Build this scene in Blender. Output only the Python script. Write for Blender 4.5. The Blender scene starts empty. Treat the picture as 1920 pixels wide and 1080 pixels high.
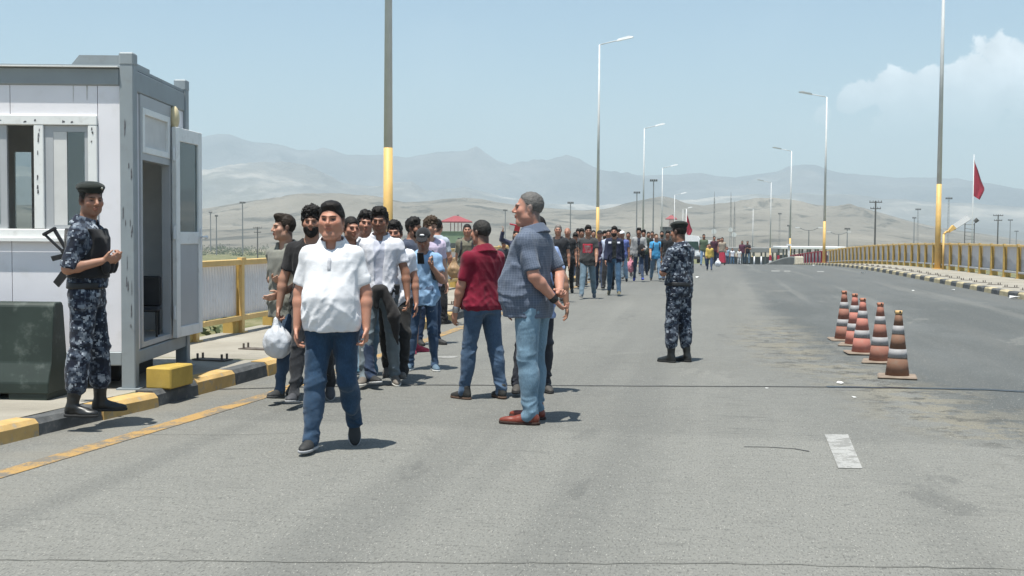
import bpy, bmesh, math, random
import numpy as np
from mathutils import Matrix, Vector
R = math.radians
random.seed(7); RNG = np.random.default_rng(5)
scene = bpy.context.scene
COL = scene.collection

# ------------------------------------------------------------------ camera
FPX, EYE = 2200.0, 1.5
YAW, PITCH, ROLL = math.atan(380/FPX), math.atan(100/FPX), 0.007
FW = np.array([-math.sin(YAW)*math.cos(PITCH), math.cos(YAW)*math.cos(PITCH), -math.sin(PITCH)])
_r0 = np.array([math.cos(YAW), math.sin(YAW), 0.0]); _u0 = np.cross(_r0, FW)
RT = _r0*math.cos(ROLL)+_u0*math.sin(ROLL); UP = -_r0*math.sin(ROLL)+_u0*math.cos(ROLL)
cam_d = bpy.data.cameras.new('camera'); cam = bpy.data.objects.new('camera', cam_d); COL.objects.link(cam)
cam_d.sensor_width = 36; cam_d.lens = 36*FPX/1920; cam_d.clip_start = .1; cam_d.clip_end = 30000
M = Matrix(((RT[0], UP[0], -FW[0], 0), (RT[1], UP[1], -FW[1], 0), (RT[2], UP[2], -FW[2], EYE), (0, 0, 0, 1)))
cam.matrix_world = M
scene.camera = cam
scene.render.resolution_x, scene.render.resolution_y = 1024, 576

# ------------------------------------------------------------------ light
SUN_EL, SUN_AZ = R(75.5), math.atan2(-.34, -.94)       # sun high, behind the camera and to the left
SKY_STRENGTH, SUN_STRENGTH = 0.092, 5.0
world = bpy.data.worlds.new('World'); scene.world = world; world.use_nodes = True
wn, wl = world.node_tree.nodes, world.node_tree.links
wn.clear()
def wnode(t, **kw):
    n = wn.new(t)
    for k, v in kw.items(): setattr(n, k, v)
    return n
def wmath(op, a, b=None, c=None, clamp=False):
    n = wnode('ShaderNodeMath', operation=op); n.use_clamp = clamp
    for i, v in enumerate((a, b, c)):
        if v is None: continue
        if isinstance(v, (int, float)): n.inputs[i].default_value = v
        else: wl.new(v, n.inputs[i])
    return n.outputs[0]
sky = wnode('ShaderNodeTexSky', sky_type='NISHITA'); sky.sun_disc = False
sky.sun_elevation = SUN_EL; sky.sun_rotation = SUN_AZ; sky.air_density = 1.0; sky.dust_density = 1.0; sky.ozone_density = 1.0
tc = wnode('ShaderNodeTexCoord'); sp = wnode('ShaderNodeSeparateXYZ'); wl.new(tc.outputs['Generated'], sp.inputs[0])
# clouds: heaps of cumulus standing on the horizon, repeating round it every 72 degrees
azr = wmath('ARCTAN2', sp.outputs[0], sp.outputs[1])
el = wmath('ARCSINE', sp.outputs[2])
azm = wmath('SUBTRACT', wmath('FLOORED_MODULO', wmath('ADD', azr, R(36)), R(72)), R(36))
nz = wnode('ShaderNodeTexNoise'); wl.new(tc.outputs['Generated'], nz.inputs['Vector'])
nz.inputs['Scale'].default_value = 38; nz.inputs['Detail'].default_value = 9; nz.inputs['Roughness'].default_value = .58
nz2 = wnode('ShaderNodeTexNoise'); wl.new(tc.outputs['Generated'], nz2.inputs['Vector'])
nz2.inputs['Scale'].default_value = 7; nz2.inputs['Detail'].default_value = 5
def pix_az(px, py): return math.atan((px-960)/FPX)-YAW, math.atan((442-py)/FPX*math.cos(math.atan((px-960)/FPX)))
fieldv = None
for px, py, r in [(1852, 92, 42), (1900, 108, 44), (1822, 120, 30), (1795, 150, 44), (1742, 152, 34), (1700, 165, 40), (1650, 165, 40), (1606, 178, 34),
                  (1578, 196, 30), (1880, 170, 70), (1830, 190, 66), (1690, 205, 60), (1950, 130, 60), (2010, 160, 70), (1760, 200, 60), (1540, 215, 26)]:
    a, e = pix_az(px, py)
    dx = wmath('MULTIPLY', wmath('SUBTRACT', azm, a), FPX/r); dy = wmath('MULTIPLY', wmath('SUBTRACT', el, e), FPX/r)
    d = wmath('SUBTRACT', 1.0, wmath('SQRT', wmath('ADD', wmath('MULTIPLY', dx, dx), wmath('MULTIPLY', dy, dy))))
    fieldv = d if fieldv is None else wmath('SMOOTH_MAX', fieldv, d, .15)
cl = wmath('ADD', fieldv, wmath('MULTIPLY', wmath('SUBTRACT', nz.outputs[0], .53), 2.3))
cl = wmath('MULTIPLY', cl, 6.0, clamp=True)
fade = wmath('MULTIPLY', wmath('SUBTRACT', el, R(4.6)), 1/R(3.4), clamp=True)
wisp = wmath('MULTIPLY', wmath('SUBTRACT', nz2.outputs[0], .52), 1.6, clamp=True)
shade = wmath('ADD', .45, wmath('MULTIPLY', nz.outputs[0], 1.0))
mask = wmath('MINIMUM', wmath('ADD', wmath('MULTIPLY', wmath('MULTIPLY', cl, fade), .75), wmath('MULTIPLY', wisp, .16)), 1.0)
cmix = wnode('ShaderNodeMix', data_type='RGBA')
cc = wnode('ShaderNodeVectorMath', operation='SCALE'); cc.inputs[0].default_value = (10.0, 10.3, 10.5); wl.new(shade, cc.inputs['Scale'])
tint = wnode('ShaderNodeVectorMath', operation='MULTIPLY'); tint.inputs[1].default_value = (.82, .99, 1.0); wl.new(sky.outputs[0], tint.inputs[0])
wl.new(mask, cmix.inputs['Factor']); wl.new(tint.outputs[0], cmix.inputs['A']); wl.new(cc.outputs[0], cmix.inputs['B'])
bg = wnode('ShaderNodeBackground'); bg.inputs['Strength'].default_value = SKY_STRENGTH
wo = wnode('ShaderNodeOutputWorld'); wl.new(cmix.outputs['Result'], bg.inputs['Color']); wl.new(bg.outputs[0], wo.inputs['Surface'])
sun_d = bpy.data.lights.new('sun', 'SUN'); sun_d.energy = SUN_STRENGTH; sun_d.angle = R(.5); sun_d.color = (1, .975, .90)
sun = bpy.data.objects.new('sun', sun_d); COL.objects.link(sun)
sv = Vector((math.sin(SUN_AZ)*math.cos(SUN_EL), math.cos(SUN_AZ)*math.cos(SUN_EL), math.sin(SUN_EL)))
sun.rotation_euler = sv.to_track_quat('Z', 'Y').to_euler(); sun.location = (0, 0, 40)
scene.view_settings.view_transform = 'Standard'; scene.view_settings.look = 'None'
scene.view_settings.exposure = 0.70; scene.view_settings.gamma = 1.0; scene.view_settings.use_curve_mapping = False
scene.cycles.use_denoising = True; scene.cycles.max_bounces = 6; scene.cycles.volume_bounces = 0
scene.cycles.use_adaptive_sampling = True

# ------------------------------------------------------------------ place helpers
def road_z(y):
    if y < 46: return 0.0
    if y < 100: return -3.2e-4*(y-46)**2
    return -3.2e-4*54**2-0.0346*(y-100)
def ray(px, py): 
    return FW+RT*(px-960)/FPX-UP*(py-540)/FPX
def on_z(px, py, z=0.0):
    r = ray(px, py); p = r*((z-EYE)/r[2]); return float(p[0]), float(p[1])
def at_depth(px, s):
    """ground point of the upright through column px whose scale is s px per metre (1920 px photo)"""
    d = FPX/s; py = 470
    for _ in range(12):
        p = ray(px, py)*d; g = road_z(p[1])
        py = 540-FPX*(np.array([p[0], p[1], g-EYE])@UP)/d
    return float(p[0]), float(p[1]), road_z(p[1])
def lerp_poly(pts, y):
    ys = [p[1] for p in pts]; xs = [p[0] for p in pts]
    return float(np.interp(y, ys, xs))

# ------------------------------------------------------------------ materials
MATS = {}
class Nodes:
    def __init__(s, name):
        s.m = bpy.data.materials.new(name); s.m.use_nodes = True; s.t = s.m.node_tree; s.t.nodes.clear()
        s.out = s.t.nodes.new('ShaderNodeOutputMaterial'); s.b = s.t.nodes.new('ShaderNodeBsdfPrincipled')
        s.t.links.new(s.b.outputs[0], s.out.inputs[0]); s.tc = s.t.nodes.new('ShaderNodeTexCoord')
    def put(s, inp, v):
        if isinstance(v, bpy.types.NodeSocket): s.t.links.new(v, inp)
        elif isinstance(v, (tuple, list)) and inp.type == 'RGBA': inp.default_value = (*v[:3], 1)
        else: inp.default_value = v
    def math(s, op, a, b=None, c=None, clamp=False):
        n = s.t.nodes.new('ShaderNodeMath'); n.operation = op; n.use_clamp = clamp
        for i, v in enumerate((a, b, c)):
            if v is not None: s.put(n.inputs[i], v)
        return n.outputs[0]
    def obj(s): return s.tc.outputs['Object']
    def xyz(s, v=None):
        n = s.t.nodes.new('ShaderNodeSeparateXYZ'); s.put(n.inputs[0], v or s.obj()); return n.outputs
    def scale(s, v, sc):
        n = s.t.nodes.new('ShaderNodeVectorMath'); n.operation = 'MULTIPLY'; s.put(n.inputs[0], v); n.inputs[1].default_value = sc; return n.outputs[0]
    def snap(s, v, g):
        n = s.t.nodes.new('ShaderNodeVectorMath'); n.operation = 'SNAP'; s.put(n.inputs[0], v); n.inputs[1].default_value = (g, g, g); return n.outputs[0]
    def noise(s, sc, det=4, rough=.55, v=None, dist=0):
        n = s.t.nodes.new('ShaderNodeTexNoise'); s.put(n.inputs['Vector'], v or s.obj())
        n.inputs['Scale'].default_value = sc; n.inputs['Detail'].default_value = det; n.inputs['Roughness'].default_value = rough; n.inputs['Distortion'].default_value = dist
        return n.outputs[0]
    def voro(s, sc, v=None, feat='F1', out='Distance'):
        n = s.t.nodes.new('ShaderNodeTexVoronoi'); n.feature = feat; s.put(n.inputs['Vector'], v or s.obj()); n.inputs['Scale'].default_value = sc
        return n.outputs[out]
    def ss(s, x, a, b, o0=0., o1=1.):
        n = s.t.nodes.new('ShaderNodeMapRange'); n.interpolation_type = 'SMOOTHSTEP'
        s.put(n.inputs[0], x); n.inputs[1].default_value = a; n.inputs[2].default_value = b; n.inputs[3].default_value = o0; n.inputs[4].default_value = o1
        return n.outputs[0]
    def mix(s, f, a, b, mode='MIX'):
        n = s.t.nodes.new('ShaderNodeMix'); n.data_type = 'RGBA'; n.blend_type = mode
        s.put(n.inputs['Factor'], f); s.put(n.inputs['A'], a); s.put(n.inputs['B'], b); return n.outputs['Result']
    def ramp(s, x, stops, const=False):
        n = s.t.nodes.new('ShaderNodeValToRGB'); n.color_ramp.interpolation = 'CONSTANT' if const else 'LINEAR'
        e = n.color_ramp.elements
        while len(e) < len(stops): e.new(.5)
        for i, (p, c) in enumerate(stops): e[i].position = p; e[i].color = (*c, 1)
        s.put(n.inputs[0], x); return n.outputs[0]
    def attr(s, name):
        n = s.t.nodes.new('ShaderNodeAttribute'); n.attribute_name = name; return n.outputs['Color']
    def bump(s, h, strength=.3, dist=.01):
        n = s.t.nodes.new('ShaderNodeBump'); n.inputs['Strength'].default_value = strength; n.inputs['Distance'].default_value = dist
        s.put(n.inputs['Height'], h); s.t.links.new(n.outputs[0], s.b.inputs['Normal'])
    def set(s, color=None, rough=None, metal=None, spec=None):
        if color is not None: s.put(s.b.inputs['Base Color'], color)
        if rough is not None: s.put(s.b.inputs['Roughness'], rough)
        if metal is not None: s.put(s.b.inputs['Metallic'], metal)
        if spec is not None: s.put(s.b.inputs['Specular IOR Level'], spec)
        return s.m
def sc3(c, k): return tuple(min(1, v*k) for v in c)
def plain(name, col, rough=.6, var=.12, sc=6, metal=0, bump=0, bsc=80, spec=.4, dirt=None, dirt_amt=.5):
    key = ('p', name)
    if key in MATS: return MATS[key]
    n = Nodes(name)
    f = n.noise(sc, 5)
    c = n.mix(n.ss(f, .3, .7), sc3(col, 1-var), sc3(col, 1+var))
    if dirt:
        g = n.noise(sc*2.3, 7, .65)
        c = n.mix(n.ss(g, .52, .72, 0, dirt_amt), c, dirt)
    if bump: n.bump(n.noise(bsc, 4), bump, .004)
    MATS[key] = n.set(c, rough, metal, spec); return MATS[key]
def cloth(col, kind='cotton'):
    key = ('c', tuple(round(v, 4) for v in col), kind)
    if key in MATS: return MATS[key]
    n = Nodes('cloth_'+kind)
    f = n.noise(7, 5)
    c = n.mix(n.ss(f, .3, .7), sc3(col, .9), sc3(col, 1.07))
    if kind == 'denim':
        z = n.noise(3.5, 3, v=n.scale(n.obj(), (1, 1, .5))); g = n.noise(160, 2, .7, v=n.scale(n.obj(), (1, 1, .3)))
        c = n.mix(n.ss(z, .48, .68, 0, .6), c, sc3(tuple(v+.022 for v in col), 1.5))
        c = n.mix(n.ss(g, .4, .65, 0, .45), c, sc3(col, 1.6)); d_ = n.noise(5, 4); c = n.mix(n.ss(d_, .5, .7, 0, .5), c, sc3(col, .55))
    if kind == 'ripped':
        z = n.noise(3.2, 3); g = n.noise(11, 5, .7, v=n.scale(n.obj(), (1, 1, 1.6)))
        c = n.mix(n.ss(z, .45, .7, 0, .6), c, sc3(tuple(v+.05 for v in col), 1.4))
        c = n.mix(n.ss(g, .64, .69, 0, .8), c, (.55, .58, .6))
    if kind == 'check':
        o = n.xyz(n.attr('Fab')); fr = 2*math.pi/.019
        sx = n.math('SINE', n.math('MULTIPLY', o[0], fr)); sz = n.math('SINE', n.math('MULTIPLY', o[1], fr))
        k = n.ss(n.math('MAXIMUM', sx, sz), .72, .95)
        c = n.mix(n.math('MULTIPLY', k, .24), c, (.26, .30, .37))
    if kind == 'tartan':
        o = n.xyz(); fr = 2*math.pi/.07
        sx = n.ss(n.math('SINE', n.math('MULTIPLY', n.math('ADD', o[0], o[1]), fr)), .2, .5); sz = n.ss(n.math('SINE', n.math('MULTIPLY', o[2], fr)), .2, .5)
        c = n.mix(n.math('MULTIPLY', n.math('ADD', sx, sz), .4), c, sc3(col, .25))
    if kind == 'camo':
        v = n.snap(n.scale(n.obj(), (1, 1, 1.25)), .012)
        a = n.noise(15, 2, .5, v=v); b = n.noise(23, 2, .5, v=n.scale(v, (1, 1.1, -1)))
        c = n.ramp(a, [(0, (.012, .016, .026)), (.44, (.036, .048, .072)), (.51, (.080, .098, .128)), (.60, (.165, .19, .225))], True)
        k = n.ss(b, .535, .54); c = n.mix(k, c, (.012, .016, .03))
        k2 = n.ss(n.noise(21, 2, .5, v=n.scale(v, (-1, 1, 1))), .62, .625); c = n.mix(k2, c, (.29, .32, .36))
    w = n.noise(420, 2, .6); big = n.noise(26, 4, .6); cr = n.t.nodes.new('ShaderNodeTexNoise'); cr.noise_type = 'RIDGED_MULTIFRACTAL'; cr.normalize = True
    n.put(cr.inputs['Vector'], n.scale(n.obj(), (1, 1, .55))); cr.inputs['Scale'].default_value = 8.5; cr.inputs['Detail'].default_value = 2.5; cr.inputs['Roughness'].default_value = .45; cr.inputs['Distortion'].default_value = .7
    n.bump(n.math('ADD', n.math('ADD', n.math('MULTIPLY', w, .08), n.math('MULTIPLY', big, .4)), n.math('MULTIPLY', cr.outputs[0], 1.3)), .6, .014)
    sh = {'shiny': .35}.get(kind, .88)
    n.b.inputs['Sheen Weight'].default_value = .12
    MATS[key] = n.set(c, sh, 0, .2); return MATS[key]
def skin_mat():
    if 'skin' in MATS: return MATS['skin']
    n = Nodes('skin'); c = n.attr('Col'); f = n.noise(38, 4)
    c = n.mix(n.ss(f, .3, .7, 0, .16), c, (.32, .11, .07))
    n.bump(n.noise(240, 3), .12, .003)
    n.b.inputs['Subsurface Weight'].default_value = .08; n.b.inputs['Subsurface Radius'].default_value = (.012, .004, .002)
    MATS['skin'] = n.set(c, .5, 0, .4); return MATS['skin']
def hair_mat(col):
    key = ('h', col)
    if key in MATS: return MATS[key]
    n = Nodes('hair'); f = n.noise(90, 3, .6, v=n.scale(n.obj(), (1, .35, 1)))
    c = n.mix(f, sc3(col, .5), sc3(col, 1.7)); n.bump(f, .7, .008)
    MATS[key] = n.set(c, .6, 0, .2); return MATS[key]

# ------------------------------------------------------------------ mesh helpers
def link(name, me, parent=None, mat=None):
    o = bpy.data.objects.new(name, me)
    COL.objects.link(o)
    if parent is not None: o.parent = parent
    if mat is not None: me.materials.append(mat)
    return o
def raw(name, v, f, mat, parent=None, smooth=False):
    me = bpy.data.meshes.new(name); me.from_pydata([tuple(map(float, p)) for p in v], [], [tuple(q) for q in f]); me.update()
    if smooth: me.polygons.foreach_set('use_smooth', [True]*len(me.polygons))
    return link(name, me, parent, mat)
def tag(o, label=None, cat=None, group=None, kind=None):
    if label: o['label'] = label
    if cat: o['category'] = cat
    if group: o['group'] = group
    if kind: o['kind'] = kind
    return o
def empty(name, loc, rz=0, label=None, cat=None, group=None):
    o = bpy.data.objects.new(name, None); o.location = loc; o.rotation_euler = (0, 0, rz); o.empty_display_size = .2; COL.objects.link(o)
    return tag(o, label, cat, group)
def copy_tree(o, parent=None):
    c = o.copy(); COL.objects.link(c)
    if parent is not None: c.parent = parent; c.matrix_parent_inverse = o.matrix_parent_inverse.copy()
    for ch in list(o.children): copy_tree(ch, c)
    return c
class MB:
    def __init__(s): s.bm = bmesh.new()
    def box(s, lo, hi, rot=None, bev=0):
        lo, hi = Vector(lo), Vector(hi); m = Matrix.Translation((lo+hi)/2)
        if rot is not None: m = m @ rot
        r = bmesh.ops.create_cube(s.bm, size=1, matrix=m @ Matrix.Diagonal((*(hi-lo), 1)))
        if bev:
            ed = list({e for v in r['verts'] for e in v.link_edges})
            bmesh.ops.bevel(s.bm, geom=ed, offset=bev, segments=1, affect='EDGES', profile=.6)
        return s
    def cyl(s, a, b, r0, r1=None, seg=10, cap=True):
        a, b = Vector(a), Vector(b); r1 = r0 if r1 is None else r1; d = b-a
        m = Matrix.Translation((a+b)/2) @ d.to_track_quat('Z', 'Y').to_matrix().to_4x4()
        bmesh.ops.create_cone(s.bm, cap_ends=cap, segments=seg, radius1=max(r0, 1e-4), radius2=max(r1, 1e-4), depth=d.length, matrix=m); return s
    def ball(s, c, rad, seg=12, rings=8):
        rad = rad if isinstance(rad, (tuple, list)) else (rad,)*3
        bmesh.ops.create_uvsphere(s.bm, u_segments=seg, v_segments=rings, radius=1, matrix=Matrix.Translation(c) @ Matrix.Diagonal((*rad, 1))); return s
    def tube(s, pts, r, seg=8):
        for a, b in zip(pts[:-1], pts[1:]): s.cyl(a, b, r, r, seg)
        return s
    def poly(s, vs, fs):
        bv = [s.bm.verts.new(v) for v in vs]
        for f in fs: s.bm.faces.new([bv[i] for i in f])
        return s
    def prism(s, pts, axis_vec):
        n = len(pts); off = Vector(axis_vec); vs = [Vector(p) for p in pts]+[Vector(p)+off for p in pts]
        fs = [tuple(range(n))[::-1], tuple(range(n, 2*n))]+[(i, (i+1) % n, n+(i+1) % n, n+i) for i in range(n)]
        return s.poly(vs, fs)
    def build(s, name, mat, parent=None, smooth=False):
        bmesh.ops.recalc_face_normals(s.bm, faces=s.bm.faces)
        me = bpy.data.meshes.new(name); s.bm.to_mesh(me); s.bm.free()
        if smooth: me.polygons.foreach_set('use_smooth', [True]*len(me.polygons))
        return link(name, me, parent, mat)
# value noise on a wrapped lattice (numpy)
_T = RNG.random((32, 32, 32)).astype(np.float32)
def vnoise(x, y, z):
    xi, yi, zi = np.floor(x).astype(np.int32), np.floor(y).astype(np.int32), np.floor(z).astype(np.int32)
    fx, fy, fz = x-xi, y-yi, z-zi
    fx, fy, fz = (f*f*(3-2*f) for f in (fx, fy, fz))
    x0, y0, z0 = xi & 31, yi & 31, zi & 31; x1, y1, z1 = (xi+1) & 31, (yi+1) & 31, (zi+1) & 31
    c00 = _T[x0, y0, z0]*(1-fx)+_T[x1, y0, z0]*fx; c10 = _T[x0, y1, z0]*(1-fx)+_T[x1, y1, z0]*fx
    c01 = _T[x0, y0, z1]*(1-fx)+_T[x1, y0, z1]*fx; c11 = _T[x0, y1, z1]*(1-fx)+_T[x1, y1, z1]*fx
    return (c00*(1-fy)+c10*fy)*(1-fz)+(c01*(1-fy)+c11*fy)*fz
def fbm(x, y, z, o=5):
    r, a, t = 0, .5, 0
    for i in range(o):
        r = r+a*vnoise(x+i*7.3, y+i*3.1, z+i*5.7); t += a; a *= .5; x, y, z = x*2, y*2, z*2
    return r/t
def ridged(x, y, z, o=5):
    r, a, t = 0, .5, 0
    for i in range(o):
        r = r+a*(1-np.abs(2*vnoise(x+i*5.3, y+i*9.1, z+i*2.7)-1)); t += a; a *= .5; x, y, z = x*2, y*2, z*2
    return r/t
# ------------------------------------------------------------------ terrain
def az_of(px): return math.atan((px-960)/FPX)-YAW
def sstep(a, b, x):
    t = np.clip((x-a)/(b-a), 0, 1); return t*t*(3-2*t)
def ridge_profile(pts, az, r):
    a = np.array([az_of(p[0]) for p in pts]); h = np.array([1.5+(442.7-p[1])/FPX for p in pts])
    py = np.interp(az, a, [p[1] for p in pts])
    return 1.5+(442.7-py)*r*np.cos(az+YAW)/FPX
def ground_mat(name, stops, sc, dark=None, dsc=None, darkamt=.5, bumpd=None):
    n = Nodes(name); v = n.obj()
    a = n.noise(sc, 8, .6); c = n.ramp(a, stops)
    if dark:
        b = n.noise(dsc, 9, .68, dist=.6); c = n.mix(n.ss(b, .52, .62, 0, darkamt), c, dark)
    if bumpd: n.bump(n.noise(bumpd[0], 9, .7), bumpd[1], bumpd[2])
    return n.set(c, .95, 0, .1)
def polar(name, az0, az1, naz, radii, hfun, mat, kind='structure'):
    az = np.linspace(az0, az1, naz); r = np.array(radii, float)
    A, Rr = np.meshgrid(az, r, indexing='ij')
    X, Y = np.sin(A)*Rr, np.cos(A)*Rr; Z = hfun(X, Y, A, Rr)
    v = np.stack([X, Y, Z], -1).reshape(-1, 3); n, m = naz, len(r)
    i, j = np.meshgrid(np.arange(n-1), np.arange(m-1), indexing='ij'); k = (i*m+j).ravel()
    f = np.stack([k, k+1, k+m+1, k+m], -1)
    return tag(raw(name, v, f, mat, None, True), kind=kind)
def emb(y):
    y = np.asarray(y, float)
    z = np.where(y < 46, 0, np.where(y < 100, -3.2e-4*(y-46)**2, -3.2e-4*54**2-.0346*(y-100)))
    return np.maximum(z, -6.4)
def ground_h(X, Y, A, Rr):
    t = sstep(12, 55, np.abs(X-1.5))
    z = (emb(Y)-.62)*(1-t)+t*(-7.0)
    z = np.minimum(z, -.62)
    n = fbm(X*.05+40, Y*.05+40, X*0, 4)-.5
    return z+n*(.25+1.6*t)
rad = [0, 1.5]+list(np.geomspace(3, 9000, 110))
gm = Nodes('dry_ground'); o_ = gm.xyz(); dist = gm.math('SQRT', gm.math('ADD', gm.math('MULTIPLY', o_[0], o_[0]), gm.math('MULTIPLY', o_[1], o_[1])))
gcol = gm.ramp(gm.noise(.5, 8, .65), [(.3, (.075, .085, .035)), (.5, (.135, .135, .06)), (.7, (.27, .235, .15))])
gfar = gm.ramp(gm.noise(.012, 8, .6, v=gm.scale(gm.obj(), (1, .6, 1))), [(.35, (.18, .155, .115)), (.5, (.25, .215, .16)), (.62, (.22, .195, .145)), (.7, (.10, .105, .065))])
gcol = gm.mix(gm.ss(gm.math('ADD', dist, gm.math('MULTIPLY', gm.noise(.02, 4), 260)), 560, 720), gcol, gfar)
gm.bump(gm.noise(4, 6, .7), .6, .15)
ground = polar('ground', -math.pi, math.pi, 481, rad, ground_h, gm.set(gcol, .95, 0, .1))

foot_pts = [(-300, 380), (0, 392), (150, 398), (300, 402), (375, 399), (430, 391), (480, 383), (520, 377), (560, 372), (600, 371), (640, 370), (680, 371), (720, 376), (760, 384), (800, 381), (830, 377), (870, 374), (900, 376), (930, 382),
            (960, 386), (1010, 391), (1050, 394), (1090, 396), (1130, 394), (1160, 388), (1190, 381), (1215, 375), (1240, 373), (1265, 379), (1290, 386), (1320, 387), (1350, 382), (1385, 377), (1420, 374), (1455, 373), (1490, 377), (1530, 383),
            (1560, 385), (1590, 383), (1615, 387), (1650, 397), (1700, 411), (1740, 420), (1790, 428), (1850, 436), (1920, 447), (2000, 440), (2100, 425), (2300, 415)]
def foot_h(X, Y, A, Rr):
    Rp = 1350+220*(fbm(A*9+3, A*0+2, A*0, 3)-.5)
    top = ridge_profile(foot_pts, A, Rp)
    t = np.clip((Rr-640)/(Rp-640), 0, 1); u = np.clip((Rr-Rp)/900, 0, 1)
    base = -7.2+(top+7.2)*(t**1.25)*(1-sstep(0, 1, u)*.8)
    g = ridged(X*.0055+11, Y*.0055+5, X*0+.3, 6)
    near = np.clip((Rp-Rr)/120, 0, 1)
    hh = (top+7.2)*np.clip(t*1.5, 0, 1)*(1-u)
    return base+(g-.62)*.62*hh*near*np.clip(t*3, 0, 1)+ (fbm(X*.02, Y*.02, X*0, 4)-.5)*3*near*np.clip(t*4, 0, 1)
fm = ground_mat('dry_hills', [(.3, (.18, .16, .13)), (.5, (.25, .222, .18)), (.7, (.335, .30, .245))], .007, (.075, .072, .06), .018, .8, (.03, 1, 14))  # dark patches of the hills, deepened to paint in gully shade as well
foothills = polar('hills', az_of(-900), az_of(2900), 900, list(np.linspace(640, 1500, 72))+list(np.linspace(1540, 2300, 12)), foot_h, fm)

mid_pts = [(-300, 318), (200, 322), (375, 327), (430, 324), (480, 320), (530, 320), (570, 323), (600, 333), (640, 348), (700, 354), (740, 350), (770, 352), (800, 366), (840, 357), (870, 352), (905, 362), (940, 372), (1000, 384), (1080, 386), (1150, 384), (1230, 378), (1300, 372), (1400, 366), (1500, 362), (1600, 364), (1700, 372), (1800, 378), (1920, 384), (2300, 380)]
def mid_h(X, Y, A, Rr):
    Rp = 2850+260*(fbm(A*12+9, A*0+4, A*0, 3)-.5); top = ridge_profile(mid_pts, A, Rp)+ (fbm(A*60+3, A*0, A*0+7, 4)-.5)*9
    t = np.clip((Rr-1900)/(Rp-1900), 0, 1); u = np.clip((Rr-Rp)/900, 0, 1)
    g = ridged(X*.0021+31, Y*.0021+15, X*0+.7, 6); near = np.clip((Rp-Rr)/200, 0, 1)
    return -20+(top+20)*t**1.1*(1-sstep(0, 1, u))+(g-.6)*.75*(top+20)*near*np.clip(t*2, 0, 1)
mm = ground_mat('chalk_hills', [(.35, (.15, .15, .145)), (.5, (.22, .215, .20)), (.62, (.44, .40, .35)), (.70, (.26, .25, .23))], .0035, (.16, .155, .13), .006, .6, (.01, 1, 25))
polar('hills', az_of(-900), az_of(2900), 800, list(np.linspace(1900, 3100, 66))+list(np.linspace(3150, 3800, 8)), mid_h, mm)

far_pts = [(-300, 275), (0, 262), (200, 268), (330, 266), (375, 263), (410, 258), (430, 260), (455, 270), (480, 274), (505, 275), (535, 279), (560, 288), (590, 288), (605, 283), (625, 287), (650, 294), (690, 297), (720, 296), (760, 299), (790, 294), (820, 289), (845, 287), (865, 287), (890, 291), (905, 297),
           (930, 306), (955, 312), (985, 316), (1020, 312), (1045, 304), (1065, 298), (1085, 300), (1105, 312), (1125, 321), (1160, 327), (1210, 331), (1260, 330), (1290, 326), (1310, 325), (1340, 331), (1375, 333), (1400, 327), (1430, 325), (1455, 322), (1475, 313), (1500, 308), (1525, 308), (1550, 317), (1585, 324), (1640, 328),
           (1700, 331), (1760, 332), (1790, 331), (1830, 337), (1870, 345), (1920, 352), (2000, 360), (2300, 350)]
def far_h(X, Y, A, Rr):
    Rp = 4500+300*(fbm(A*10+1, A*0+8, A*0, 3)-.5); top = ridge_profile(far_pts, A, Rp)+(fbm(A*70+8, A*0, A*0+3, 4)-.5)*12
    t = np.clip((Rr-3200)/(Rp-3200), 0, 1); u = np.clip((Rr-Rp)/900, 0, 1)
    g = ridged(X*.0015+61, Y*.0015+45, X*0+.2, 6); near = np.clip((Rp-Rr)/260, 0, 1)
    return -30+(top+30)*t**1.15*(1-sstep(0, 1, u))+(g-.6)*.8*(top+30)*near*np.clip(t*2, 0, 1)
rm = ground_mat('bare_rock', [(.35, (.08, .085, .09)), (.5, (.15, .15, .15)), (.65, (.27, .26, .25))], .002, (.12, .12, .11), .004, .6, (.006, 1, 40))  # rock tones, their contrast raised to paint relief shade missing under the high sun
polar('mountains', az_of(-900), az_of(2900), 800, list(np.linspace(3200, 4850, 62))+list(np.linspace(4900, 5600, 6)), far_h, rm)

# ------------------------------------------------------------------ road and pavements
KERB_L = [(-5.35, -20), (-5.20, 2), (-5.02, 6.5), (-4.92, 7.44), (-4.73, 9), (-4.58, 12), (-4.45, 20), (-4.4, 45), (-4.35, 300)]
KERB_R = [(7.6, -20), (7.6, 20), (7.45, 30), (7.2, 45), (6.98, 61), (6.6, 80), (6.3, 98), (6.3, 300)]
RAIL_L = [(-6.4, 5), (-6.4, 16), (-6.52, 28.5), (-6.55, 60), (-6.5, 300)]
RAIL_R = [(10.2, -20), (10.1, 41), (9.88, 55), (9.5, 75), (8.95, 97), (8.1, 108), (7.3, 125), (6.9, 145), (6.9, 300)]
ys = list(np.arange(-20, 46, 2.))+list(np.arange(46, 130, 1.5))+list(np.arange(130, 270, 4.))
def strip(name, left, right, dz, mat, y0=-20, y1=266, nx=4):
    yy = [y for y in ys if y0 < y < y1]; yy = [y0]+yy+[y1]; v = []; f = []
    for y in yy:
        a = left(y); b = right(y)
        for i in range(nx+1): v.append((a+(b-a)*i/nx, y, road_z(y)+dz))
    n = nx+1
    for j in range(len(yy)-1):
        for i in range(nx): k = j*n+i; f.append((k, k+1, k+n+1, k+n))
    return raw(name, v, f, mat, None, True)
n = Nodes('asphalt'); o_ = n.xyz()
fine = n.noise(55, 7, .7); med = n.noise(2.2, 6, .6); big = n.noise(.35, 5, .55, v=n.scale(n.obj(), (1, .45, 1)))
col = n.ramp(big, [(.3, (.150, .149, .135)), (.5, (.180, .178, .161)), (.7, (.208, .205, .184))])
col = n.mix(n.ss(med, .52, .7, 0, .35), col, (.105, .104, .097))
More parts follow.
